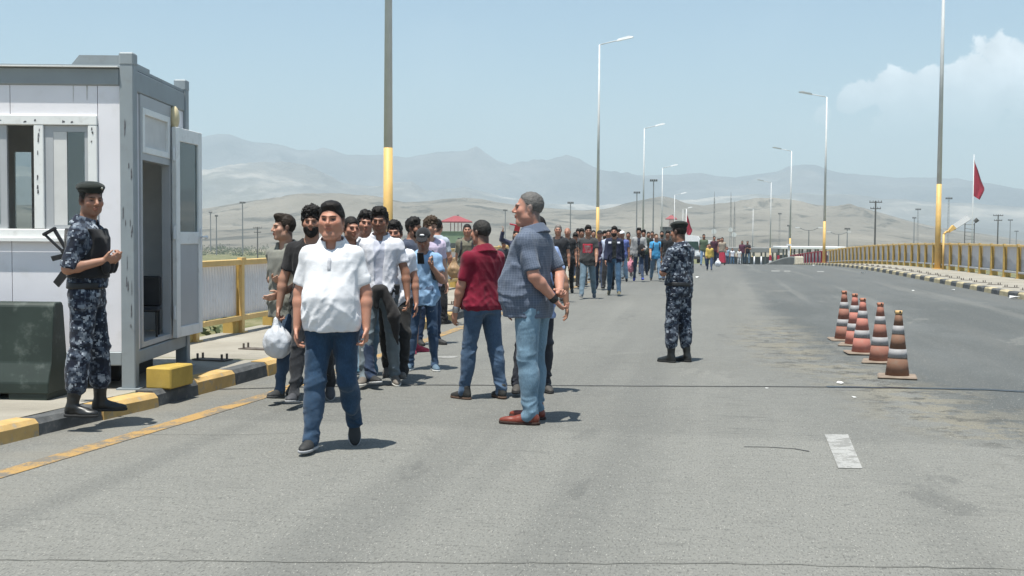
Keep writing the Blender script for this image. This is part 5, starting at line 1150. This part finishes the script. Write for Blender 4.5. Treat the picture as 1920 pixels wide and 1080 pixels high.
for px_, s_, Hh_, lab_, kw_ in [
    (1090, 64, 1.72, 'man in a charcoal top between the bowed man and the printed tee', dict(shirt=(.05, .05, .055), hair='thick', **WALKB)), (1112, 58, 1.70, 'man in a dark blue top behind the printed tee', dict(shirt=(.03, .04, .08), **WALKA)),
    (1133, 60, 1.66, 'bearded man in black between the plum tee and the track top', dict(shirt=(.02, .02, .022), beard=True, hair='curly', **WALKB)), (1160, 56, 1.73, 'man in a grey top right behind the navy jacket', dict(shirt=(.13, .13, .14), hair='thick', **WALKB)),
    (1177, 53, 1.66, 'man in a brown top behind the pink bag', dict(shirt=(.12, .07, .045), **WALKB)), (1206, 50, 1.74, 'man in a dark green top between the grey jacket and the blue tee', dict(shirt=(.035, .05, .035), hair='curly', **WALKA)),
    (1240, 47, 1.73, 'man in a dark grey shirt between the blue tee and the black tee', dict(shirt=(.06, .06, .065), beard=True, **WALKB)), (1083, 55, 1.74, 'tall man in black far behind the bowed man', dict(shirt=(.018, .018, .02), hair='thick', **WALKA)),
    (1145, 50, 1.76, 'man in a red top mostly hidden behind the navy jacket', dict(shirt=(.22, .03, .04), **WALKA)), (1222, 45, 1.72, 'man in a white shirt mostly hidden behind the bright blue tee', dict(shirt=(.45, .45, .48), **WALKB)),
    (1311, 37, 1.68, 'man in grey left of the dark green shirt in the far group', dict(shirt=(.10, .10, .11), **WALKB)), (1342, 36, 1.70, 'man in navy right behind the maroon shirt in the far group', dict(shirt=(.03, .035, .07), **WALKA)),
    (1358, 31, 1.66, 'person in a dark red scarf right of the red skirt', dict(shirt=(.16, .03, .05), hair='long', trousers=(.03, .03, .035))), (1368, 27, 1.60, 'woman in dark clothes between the light blue child and the white topped child', dict(shirt=(.035, .03, .04), hair='long', skirt=(.03, .028, .035))),
    (1380, 26, 1.68, 'man in a pale shirt far behind the white topped child', dict(shirt=(.38, .38, .40), **WALKA)), (852, 105, 1.72, 'man in a dark tee half hidden left of the khaki tee', dict(shirt=(.05, .05, .06), hair='thick', face=20, **WALKB)) ][:10]:
    P(px_, s_, lab_, H=Hh_, skin=(SK1, SK2, SK3)[int(px_) % 3], **{**dict(trousers=(DARKJ, BLK_, GREYJ)[int(px_) % 3]), **kw_})
# far group
P(1319, 36, 'man in a dark green shirt with rolled sleeves at the head of the far group', H=1.72, face=0, skin=SK2, shirt=(.085, .115, .075), sleeve=.8, trousers=(.10, .16, .24), **WALKA, **SW1)
P(1330, 0, 'child in a yellow top walking on the empty road', feet=508, H=1.20, face=0, hs=1.15, skin=SK1, shirt=(.50, .36, .09), sleeve=1.9, trousers=(.03, .05, .10), **WALKB, **SW2)
P(1338, 34, 'man in a dark maroon shirt behind the yellow child', H=1.66, face=12, skin=SK1, shirt=(.07, .025, .04), trousers=DARKJ, **WALKA)
P(1346, 32, 'person in a crimson top left of the red skirt', H=1.58, face=0, skin=SK1, hair='long', shirt=(.30, .02, .05), sleeve=1.9, trousers=(.04, .03, .06))
P(1354, 33, 'woman in a beige top and long red skirt', H=1.62, face=-10, skin=SK1, hair='long', shirt=(.30, .25, .20), skirt=(.36, .03, .06))
P(1349, 29, 'dark haired man far behind the red skirt woman', H=1.72, face=20, skin=SK1, shirt=(.20, .06, .06), trousers=DARKJ)
P(1363, 30, 'child in a light blue top beside the far women', H=1.12, face=10, hs=1.15, skin=SK1, shirt=(.30, .42, .52), trousers=(.06, .10, .17))
P(1373, 29, 'small child in a white top and blue trousers', H=1.06, face=0, hs=1.15, skin=SK2, shirt=(.62, .62, .66), trousers=(.08, .16, .26))
P(1386, 30, 'small child all in white beside the two last walkers', H=1.0, face=-10, hs=1.15, skin=SK1, shirt=(.66, .64, .62), trousers=(.6, .6, .6), tkind='cotton')
P(1391, 27, 'man in a maroon shirt left of the last far pair', H=1.68, face=0, skin=SK2, shirt=(.10, .03, .055), trousers=(.06, .09, .13), **WALKA)
P(1401, 26, 'man with crossed arms and a dark top right of the last far pair', H=1.74, face=0, skin=SK2, shirt=(.03, .022, .03), trousers=(.07, .11, .15), R=((.3, .2, -1), (-.7, .6, .3)), L=((.3, .2, -1), (-.7, .6, .3)), **WALKB)
# things they carry
def bag(name, label, top, w, h_, mat, cat='bag'):
    f_ = Field(.008 if w > .1 else .014); t = np.array(top)
    f_.ell(t-(0, 0, h_*.62), (w*.5, w*.36, h_*.36), None, .05); f_.cone(t-(0, 0, h_*.05), t-(0, 0, h_*.5), w*.07, w*.33, .04)
    f_.noise(lambda x, y, z: -(ridged(np.arctan2(y-t[1], x-t[0])*2.2+20, z*5+20, z*0+3, 3)-.5)*.05*np.clip((z-t[2]+h_*1.0)/h_, .15, 1)+(vnoise(x*20+40, y*20+40, z*20)-.5)*.014)
    return tag(emit(name, f_, mat, None), label, cat)
n = Nodes('thin_plastic'); n.b.inputs['Transmission Weight'].default_value = .18; n.bump(n.noise(60, 4), .35, .01); PLB = n.set(n.mix(n.noise(6, 4), (.52, .54, .58), (.74, .75, .78)), .32, 0, .5)
wr = jbeard['R']; hp = world_pt(jbeard, wr['wr']+wr['hd']*.10); bag('plastic_bag', 'pale full plastic carrier bag hanging from the hand of the bearded man', (hp[0], hp[1], hp[2]), .25, .36, PLB)
x_, y_, z_ = at_depth(1183, 57); bag('plastic_bag', 'pink carrier bag hanging beside the man in the grey jacket', (x_, y_-.1, z_+.78), .30, .50, plain('pink_plastic', (.55, .22, .28), .4))
x_, y_, z_ = at_depth(1346, 36); bag('plastic_bag', 'white carrier bag on the road before the far group', (x_, y_-.2, z_+.42), .32, .44, PLB)
hp = world_pt(jt, jt['T'](.26, -.05, .0)); bag('shoulder_bag', 'tan shoulder bag at the hip of the man in the grey tee', (hp[0]+.1, hp[1]-.12, hp[2]+.16), .22, .34, plain('tan_leather', (.30, .19, .10), .6))
# rifle slung at the soldier's back
def rifle(px0, py0, px1, py1, depth):
    a = ray(px0, py0)*depth+np.array([0, 0, EYE]); b = ray(px1, py1)*(depth+.06)+np.array([0, 0, EYE]); ax = unit(b-a); side = unit(np.cross(ax, FW)); up = side if side @ RT > 0 else -side
    th = np.cross(up, ax); L = np.linalg.norm(b-a); k = L/.78
    r = empty('rifle', (0, 0, 0), 0, 'black assault rifle slung behind the soldier on the kerb', 'rifle')
    r.matrix_world = Matrix(((ax[0]*k, th[0]*k, up[0]*k, a[0]), (ax[1]*k, th[1]*k, up[1]*k, a[1]), (ax[2]*k, th[2]*k, up[2]*k, a[2]), (0, 0, 0, 1)))
    gun = plain('gun_black', (.016, .016, .018), .42, .2, 20)
    def g(nm, fn, sm=False): m = MB(); fn(m); return m.build(nm, gun, r, sm)
    g('stock', lambda m: (m.box((0, -.018, -.085), (.025, .018, .03), bev=.006), m.box((.02, -.012, .0), (.19, .012, .026), bev=.004), m.cyl((.02, 0, -.07), (.19, 0, -.02), .011, .011, 8)))
    g('receiver', lambda m: (m.box((.18, -.019, -.03), (.42, .019, .035), bev=.006), m.box((.24, -.012, .035), (.40, .012, .052), bev=.004)))
    g('grip', lambda m: m.prism([(.21, -.014, -.028), (.25, -.014, -.028), (.225, -.014, -.12), (.185, -.014, -.115)], (0, .028, 0)))
    g('magazine', lambda m: m.prism([(.31, -.013, -.028), (.37, -.013, -.028), (.385, -.013, -.10), (.42, -.013, -.185), (.365, -.013, -.20), (.325, -.013, -.11)], (0, .026, 0)))
    g('handguard', lambda m: m.box((.42, -.022, -.022), (.59, .022, .03), bev=.01)); g('barrel', lambda m: (m.cyl((.58, 0, .006), (.78, 0, .006), .009, .009, 10), m.cyl((.74, 0, .006), (.785, 0, .006), .013, .013, 10)), True)
    g('front_sight', lambda m: m.prism([(.70, -.004, .012), (.73, -.004, .012), (.72, -.004, .055), (.71, -.004, .055)], (0, .008, 0)))
rifle(97, 428, 194, 592, 8.62*1.07)
# ------------------------------------------------------------------ distant things on the plain and beyond the bridge
IRON = plain('mast_iron', (.17, .175, .175), .6, .1, 2); IRON_D = plain('mast_dark', (.075, .07, .065), .7, .1, 2); RED = plain('roof_red', (.26, .055, .06), .6, .1, 2); WHT = plain('far_white', (.72, .72, .72), .6, .04)
FLAG = plain('flag_red', (.32, .012, .035), .7, .06)
def far_at(px, s): d = FPX/s; p = ray(px, 470)*d; return float(p[0]), float(p[1])
def flood_mast(px, py, Hm, w, label, group='floodlight masts on the plain', lattice=False):
    s = (442-py)/(Hm-8.5); x, y = far_at(px, s); r = empty('floodlight_mast', (x, y, -7.0), -az_of(px), label, 'floodlight mast', group)
    m = MB()
    if lattice:
        for sx in (-.3, .3):
            for sy in (-.3, .3): m.cyl((sx, sy, 0), (sx*.6, sy*.6, Hm-.8), .06, .045, 5)
        for k in range(int(Hm/1.2)): z = .6+k*1.2; m.cyl((-.28, -.28, z), (.28, -.28, z+1.1), .03, .03, 4); m.cyl((-.28, .28, z), (-.28, -.28, z+1.1), .03, .03, 4)
    else: m.cyl((0, 0, -.5), (0, 0, Hm-.6), .20+.4/s, .10+.3/s, 8)
    m.build('mast', IRON, r)
    m = MB(); m.box((-w/2, -.3, Hm-.62), (w/2, .3, Hm-.5)); m.cyl((-w/2, -.3, Hm-.1), (w/2, -.3, Hm-.1), .05, .05, 5); m.build('platform', IRON_D, r)
    for k in range(4): xx = -w/2+w*(k+.5)/4; m = MB(); m.box((xx-w*.10, -.5, Hm-.48), (xx+w*.10, -.15, Hm), Matrix.Rotation(R(20), 4, 'X')); m.build('floodlight', IRON_D, r)
    return r
for px, py, Hm, w, lab, lat in [(455, 384, 20, 2.2, 'tall floodlight mast over the plain right of the booth door', False), (395, 403, 18, 1.6, 'thin mast nearest the booth door', False), (406, 409, 15, 1.2, 'shorter mast just right of the thin mast near the booth door', False), (947, 395, 19, 1.8, 'floodlight mast between the red polo head and the checked shirt head', False),
      (1069, 380, 20, 2.2, 'floodlight mast above the bald man', False), (1193, 360, 24, 2.4, 'dark floodlight mast left of the tallest one by the second lamp', False), (1224, 337, 26, 2.4, 'tallest dark floodlight mast above the bright blue tee', False), (1461, 398, 19, 1.6, 'slim floodlight mast left of the twin near the far right lamps', True),
      (1720, 388, 21, 2.4, 'lattice floodlight mast left of the near right lamp', True), (1713, 404, 18, 1.8, 'lower mast beside the lattice mast near the right lamp', False), (1777, 367, 24, 2.6, 'floodlight mast just right of the near right lamp', True), (1893, 407, 18, 2.4, 'floodlight mast at the right edge past the wooden power pole', False), (1905, 428, 13, 2.4, 'low small floodlight mast at the far right edge', False),
      (1422, 436, 11, 1.6, 'tiny floodlight mast over the grey canopy', False), (1479, 420, 13, 1.6, 'small floodlight mast behind the white lamp post at the red railing', False), (1588, 425, 12, 2.2, 'small floodlight mast right of the double arm lamp', False)]:
    flood_mast(px, py, Hm, w, lab, lattice=lat)
def antenna(px, py, Hm, label):
    s = (442-py)/(Hm-8.5); x, y = far_at(px, s); r = empty('antenna_mast', (x, y, -7), 0, label, 'antenna mast', 'antenna masts on the plain'); m = MB()
    for k in range(3): a = 2.1*k; m.cyl((math.cos(a)*.45, math.sin(a)*.45, 0), (math.cos(a)*.12, math.sin(a)*.12, Hm-2), .09, .07, 5)
    for k in range(int(Hm/1.5)): z = k*1.5; t = .45-.33*z/Hm; m.cyl((t, 0, z), (-t*.5, t*.8, z+1.4), .04, .04, 4)
    m.build('lattice', IRON, r); m = MB(); m.cyl((0, 0, Hm-2.2), (0, 0, Hm), .06, .04, 6); m.build('rod', IRON, r); m = MB(); m.cyl((0, -.3, Hm*.45), (0, .3, Hm*.45), .8, .8, 12); m.build('dish', GALV, r)
for px, py, Hm, lab in [(1338, 359, 22, 'thin antenna mast standing above the yellow child'), (1369, 360, 24, 'thick antenna mast left of the pair over the grey canopy'), (1376, 376, 20, 'shorter antenna mast right of the pair over the grey canopy')]: antenna(px, py, Hm, lab)
def power_pole(px, py, Hm, label, arms=2):
    s = (442-py)/(Hm-8.5); x, y = far_at(px, s); r = empty('power_pole', (x, y, -7), -az_of(px)+.1, label, 'power pole', 'wooden power poles on the plain')
    m = MB(); m.cyl((0, 0, -.3), (0, 0, Hm), .19, .13, 8); m.build('pole', IRON_D, r)
    for k in range(arms):
        w = 1.1-.2*k; z = Hm-.25-1.15*k; m = MB(); m.box((-w, -.07, z-.08), (w, .07, z+.08)); m.build('crossarm', IRON_D, r)
        for q in (-1, -.45, .45, 1): m = MB(); m.cyl((q*w*.9, 0, z+.08), (q*w*.9, 0, z+.34), .06, .04, 6); m.build('insulator', IRON_D, r)
power_pole(1640, 374, 15, 'dark power pole with two crossarms in front of the hill right end'); power_pole(1870, 398, 14, 'dark power pole near the right edge beyond the railing')
power_pole(483, 431, 10, 'power pole with crossarms on the plain left of the grey youth', 2); power_pole(436, 450, 9.2, 'tiny power pole on the plain nearest the tall mast', 1); power_pole(505, 446, 9.4, 'tiny power pole just left of the grey youth', 1); power_pole(416, 460, 8.9, 'smallest power pole by the scrub near the booth door', 1)
# twin arm street lights
for px, py, lab in [(1516, 430, 'double arm street light left of the yellow base lamp on the right'), (1572, 437, 'double arm street light right of the yellow base lamp on the right')]:
    s = 9.0 if px < 1540 else 8.0; x, y = far_at(px, s); Ht_ = (442-py)/s+8.5; r = empty('double_street_light', (x, y, -7), -az_of(px), lab, 'street light', 'double arm street lights')
    m = MB(); m.cyl((0, 0, 0), (0, 0, Ht_), .14, .10, 8); m.build('pole', IRON, r)
    for sx in (-1, 1): m = MB(); m.tube([(0, 0, Ht_), (sx*.8, 0, Ht_+.05), (sx*1.9, 0, Ht_+.5)], .07, 6); m.build('arm', IRON, r); m = MB(); m.box((sx*2.3-.45, -.15, Ht_+.48), (sx*2.3+.45, .15, Ht_+.66)); m.build('luminaire', LWH, r)
# flags
def flag(px, py, s, base, Hf, label, mast_label_cat='flag'):
    x, y = far_at(px, s); z = road_z(y) if base is None else base; top = EYE+(442.7-py)/s
    r = empty('flagpole', (x, y, z), -az_of(px), label, 'flag'); m = MB(); m.cyl((0, 0, 0), (0, 0, top-z), .09, .05, 8); m.build('pole', GALV, r, True)
    n_u, n_v = 10, 16; v = []; f = []
    for i in range(n_v+1):
        for jn in range(n_u+1):
            a = jn/n_u; b = i/n_v; wdt = Hf*.30*(b*1.25 if b < .72 else .9*(1-(b-.72)/.28*.45)); dx = .05+a*wdt; v.append((dx+.05*math.sin(b*9)*a, .14*math.sin(a*9+b*4)*a, (top-z)-.45-b*Hf-(.10*Hf*a)))
    for i in range(n_v):
        for jn in range(n_u): k = i*(n_u+1)+jn; f.append((k, k+1, k+n_u+2, k+n_u+1))
    raw('cloth', v, f, FLAG, r, True); return r
flag(1822, 287, 13, -6.5, 5.5, 'limp red flag on a tall pole at the right above the railing')
flag(1286, 392, 14, None, 2.9, 'small drooping red flag rising behind the beret of the right soldier')
# searchlight tower
x, y = far_at(1817, 11); r = empty('searchlight_tower', (x, y, -6), -az_of(1817), 'little lattice tower with two searchlights below the red flag', 'lattice tower'); tz = EYE+(442-414)/11+6
for sx in (-.75, .75): m = MB(); m.cyl((sx, 0, 0), (sx, 0, tz), .09, .08, 6); m.build('leg', IRON_D, r); m = MB(); m.cyl((sx, 0, tz+.15), (sx+sx*.7, 0, tz+.65), .30, .36, 10); m.build('searchlight', IRON_D, r)
for k in range(8): z = tz-.3-k*.62; m = MB(); m.cyl((-.75, 0, z), (.75, 0, z-.25*(k % 2)), .05, .05, 5); m.build('rung', IRON, r)
# watch towers
def watch_tower(px, s, wall, roof_y, eave_y, wall_y0, wall_y1, wpx, label, ww):
    x, y = far_at(px, s); Z = lambda py: EYE+(442.7-py)/s; r = empty('watch_tower', (x, y, -7), -az_of(px), label, 'watch tower'); q = lambda py: Z(py)+7; h = wpx/s/2
    m = MB(); m.poly([(-h, -h, q(eave_y)), (h, -h, q(eave_y)), (h, h, q(eave_y)), (-h, h, q(eave_y)), (-h*.12, 0, q(roof_y)), (h*.12, 0, q(roof_y)), (-h, -h, q(eave_y)-.18), (h, -h, q(eave_y)-.18), (h, h, q(eave_y)-.18), (-h, h, q(eave_y)-.18)], [(0, 1, 5, 4), (1, 2, 5), (2, 3, 4, 5), (3, 0, 4), (0, 6, 7, 1), (1, 7, 8, 2), (2, 8, 9, 3), (3, 9, 6, 0), (6, 9, 8, 7)]); m.build('roof', RED, r)
    b = h*.34
    for sx in (-b, -b*.3, b*.35, b):
        for sy in (-b, b): m = MB(); m.cyl((sx, sy, q(wall_y0)), (sx, sy, q(eave_y)-.1), .07, .07, 6); m.build('post', RED, r)
    w = ww/s/2; m = MB(); m.box((-w, -w*.8, q(wall_y1)), (w, w*.8, q(wall_y0)-.15)); m.box((-w*1.04, -w*.85, q(wall_y0)-.14), (w*1.04, w*.85, q(wall_y0))); m.build('wall', wall, r)
    m = MB(); m.box((-w, -w*.8, 0), (w, w*.8, q(wall_y1)-.01)); m.build('base', plain('tower_base', (.05, .055, .05), .7), r)
    for sx in (-.55, .1): m = MB(); m.box((sx*w, -w*.82, q(wall_y1)+.2), (sx*w+.35, -w*.8-.005, q(wall_y1)+.9)); m.build('window', DARK, r)
    m = MB(); m.box((.12, -.1, q(roof_y)-.05), (.5, .1, q(roof_y)+.16)); m.build('vent', IRON, r)
watch_tower(855, 10.5, plain('wall_green', (.20, .27, .17), .8, .08, 1), 408, 419, 437, 459, 60, 'green walled watch tower with a red hip roof left of the red polo', 62)
watch_tower(1258, 7.5, plain('wall_dark', (.09, .09, .085), .8), 404, 411, 426, 433, 22, 'small far watch tower with a red roof left of the right soldier', 40)
# vans beyond the crest
def van(px, s, label, dy=0):
    x, y, z = at_depth(px, s); z += dy; r = empty('van', (x, y, z), 0, label, 'van'); w, h_, L = .98, 2.35, 5.2
    m = MB(); m.prism([(-w, 0, .35), (w, 0, .35), (w, 0, 1.2), (w*.93, 0, 2.05), (w*.75, 0, h_-.05), (0, 0, h_+.04), (-w*.75, 0, h_-.05), (-w*.93, 0, 2.05), (-w, 0, 1.2)], (0, L, 0)); m.build('body', WHT, r, False)
    m = MB(); m.prism([(-w*.9, -.02, 1.15), (w*.9, -.02, 1.15), (w*.80, -.02, 1.85), (-w*.80, -.02, 1.85)], (0, .015, 0)); m.build('windscreen', plain('van_glass', (.03, .06, .05), .15), r)
    for sx in (-.8, .8):
        m = MB(); m.box((sx-.15, -.04, .7), (sx+.15, .0, .9)); m.build('headlight', LWH, r)
        for yy in (.9, 4.1): m = MB(); m.cyl((sx-.12, yy, .34), (sx+.12, yy, .34), .34, .34, 14); m.build('wheel', DARK, r)
    m = MB(); m.box((-w, -.08, .35), (w, -.02, .6)); m.build('bumper', IRON_D, r)
van(1291, 22, 'white van beyond the road crest right of the soldier', .15); van(1324, 15.5, 'small white van farther off behind the green shirt man', 1.05)
# border canopies
def canopy(px0, px1, y0, y1, s, label, colr, dy=0, posts=6, thin=False):
    xa, ya = far_at(px0, s); xb, yb = far_at(px1, s); z1, z0 = EYE+(442.7-y0)/s, EYE+(442.7-y1)/s; zb = min(-6.8, z0-2)
    r = empty('canopy', (xa, ya, zb), math.atan2(yb-ya, xb-xa), label, 'canopy'); L = math.hypot(xb-xa, yb-ya)
    m = MB(); m.box((0, -.5, z0-zb), (L, 7, z1-zb), bev=.08); m.build('roof', colr, r)
    for k in range(posts):
        xx = L*(k+.5)/posts; m = MB(); m.box((xx-.15, 1, 0), (xx+.15, 1.3, z0-zb-.01)); m.build('column', IRON, r); m = MB(); m.box((xx-.15, 5, 0), (xx+.15, 5.3, z0-zb-.01)); m.build('column', IRON, r)
    m = MB(); m.box((L*.05, 6.2, 0), (L*.95, 6.5, (z0-zb)*.8)); m.build('rear_wall', plain('canopy_wall', (.16, .16, .16), .8, .1, .5), r)
canopy(1340, 1470, 464, 473, 9.0, 'long flat grey canopy of the border post beyond the crest', plain('canopy_grey', (.20, .20, .195), .8, .05, .4))
canopy(1464, 1585, 461, 466, 10.0, 'long white roof beyond the red railing', WHT, posts=8)
# concrete parapet rising across the end of the roadway, and the pale block that ends the right kerb
pp = [on_z(p, 500) for p in (1433, 1452, 1470, 1484, 1496)]; tops = [.05, .42, .68, .78, .70]; v = []; f = []
for i, p_ in enumerate((1432, 1450, 1468, 1483, 1496)):
    y = 108-1.4*i; r_ = ray(p_, 490); x = float(r_[0]/r_[1]*y); zb = road_z(y)
    for dx, dz in ((0, -.3), (0, tops[i]), (.14, tops[i]+.09), (.34, tops[i]+.09), (.40, -.3)): v.append((x+dx*.3, y+dx, zb+dz))
for i in range(4):
    for k in range(5): f.append((i*5+k, i*5+(k+1) % 5, i*5+5+(k+1) % 5, i*5+5+k))
f += [(0, 1, 2, 3, 4), (24, 23, 22, 21, 20)]
tag(raw('parapet', v, f, plain('parapet_concrete', (.13, .135, .13), .9, .1, 1.5)), 'dark curved concrete parapet rising at the far end of the road', 'parapet')
y = 97.5; r_ = ray(1498, 490); m = MB(); m.box((-.35, -.3, 0), (.35, .3, .75), bev=.06); o = m.build('end_block', plain('block_pale', (.55, .50, .40), .85)); o.location = (float(r_[0]/r_[1]*y), y, road_z(y)); tag(o, 'pale concrete block ending the right kerb', 'concrete block')
y = 112; r_ = ray(1479, 480); o = empty('gate_post', (float(r_[0]/r_[1]*y), y, road_z(y)), 0, 'white gate post with a small cap beside the red railing', 'post'); m = MB(); m.box((-.09, -.09, 0), (.09, .09, 2.0)); m.build('shaft', WHT, o); m = MB(); m.box((-.22, -.2, 2.0), (.22, .2, 2.16)); m.build('cap', WHT, o)
for k, (px, lab) in enumerate([(1414, 'white bollard on the far road right of the last walkers'), (1427, 'second white bollard at the far road end')]):
    x, y, z = at_depth(px, 21); m = MB(); m.cyl((0, 0, 0), (0, 0, .85), .07, .06, 10); m.ball((0, 0, .85), .06, 10, 6); o = m.build('bollard', WHT, None, True); o.location = (x, y, z); tag(o, lab, 'bollard', 'white bollards')
for px, lab in [(1444, 'red marker post at the left end of the far parapet'), (1459, 'second red marker post over the far parapet')]:
    x, y, z = at_depth(px, 18); r = empty('marker_post', (x, y, z), 0, lab, 'marker post', 'red marker posts'); m = MB(); m.box((-.12, -.12, 0), (.12, .12, 1.35)); m.build('post', RR, r); m = MB(); m.box((-.13, -.13, .5), (.13, .13, .8)); m.build('white_band', WHT, r)
# yellow solar signal post by the right railing
y = 53.0; r_ = ray(1768, 500); x = float(r_[0]/r_[1]*y); zz = lambda py: EYE+(442.7-py)/43.5-.13
r = empty('solar_post', (x, y, .13), .12, 'thin yellow post with a tilted pale solar panel beside the near right lamp', 'solar post')
m = MB(); m.tube([(0, 0, 0), (0, 0, zz(436)), (.10, 0, zz(432)), (.32, 0, zz(429))], .045, 8); m.build('post', LYEL, r, True)
m = MB(); m.prism([(.22, -.12, zz(433)), (.50, -.12, zz(425)), (.36, -.12, zz(419)), (.20, -.12, zz(428))], (0, .24, 0)); m.build('bracket', LYEL, r)
m = MB(); m.box((-.02, -.14, -.012), (.80, .14, .012)); o = m.build('solar_panel', plain('panel_pale', (.12, .14, .155), .35, .04), r); o.matrix_local = Matrix.Translation((.42, .1, zz(424))) @ Matrix.Rotation(R(-34), 4, 'Y') @ Matrix.Rotation(R(48), 4, 'X')
m = MB(); m.cyl((.1, -.16, -.05), (.78, -.16, -.03), .02, .02, 6); o2 = m.build('strut', IRON, r); o2.matrix_local = o.matrix_local
# scrub along the foot of the left embankment
rg = np.random.default_rng(3); v = []; f = []
for cnum in range(760):
    if cnum < 300: yy = rg.uniform(22, 150); xx = -rg.uniform(9.0, 46); sc_ = rg.uniform(.25, .9)*(1+.4*(xx < -20))
    else: rr_ = rg.uniform(430, 640); aa_ = rg.uniform(-.46, -.10); xx, yy = math.sin(aa_)*rr_, math.cos(aa_)*rr_; sc_ = rg.uniform(1.2, 3.4)
    g0 = float(ground_h(np.array([xx]), np.array([yy]), None, None)[0])
    for k in range(42):
        p = rg.normal(0, 1, 3)*np.array([.5, .5, .32])*sc_; p[2] = abs(p[2]); d1 = rg.normal(0, 1, 3); d1 /= np.linalg.norm(d1); d2 = np.cross(d1, rg.normal(0, 1, 3)); d2 /= np.linalg.norm(d2); l = .10*sc_+.03
        c0 = np.array([xx, yy, g0])+p; b0 = len(v); v += [c0-d1*l, c0+d2*l*.6, c0+d1*l, c0-d2*l*.6]; f.append((b0, b0+1, b0+2, b0+3))
n = Nodes('scrub_leaf'); tag(raw('scrub', v, f, n.set(n.mix(n.noise(.3, 3), (.035, .055, .02), (.10, .12, .05)), .8)), kind='stuff')
# ------------------------------------------------------------------ the hazy air
mb = MB(); mb.box((-6200, -6200, -12), (6200, 6200, 470)); hz = mb.build('haze', None); hz.data.materials.clear()
hm = bpy.data.materials.new('haze'); hm.use_nodes = True; t = hm.node_tree; t.nodes.clear(); ho = t.nodes.new('ShaderNodeOutputMaterial'); pv = t.nodes.new('ShaderNodeVolumePrincipled')
pv.inputs['Density'].default_value = 3.6e-4; pv.inputs['Color'].default_value = (.80, .94, 1, 1); pv.inputs['Anisotropy'].default_value = 0.0; t.links.new(pv.outputs[0], ho.inputs['Volume']); hz.data.materials.append(hm); hz['kind'] = 'stuff'
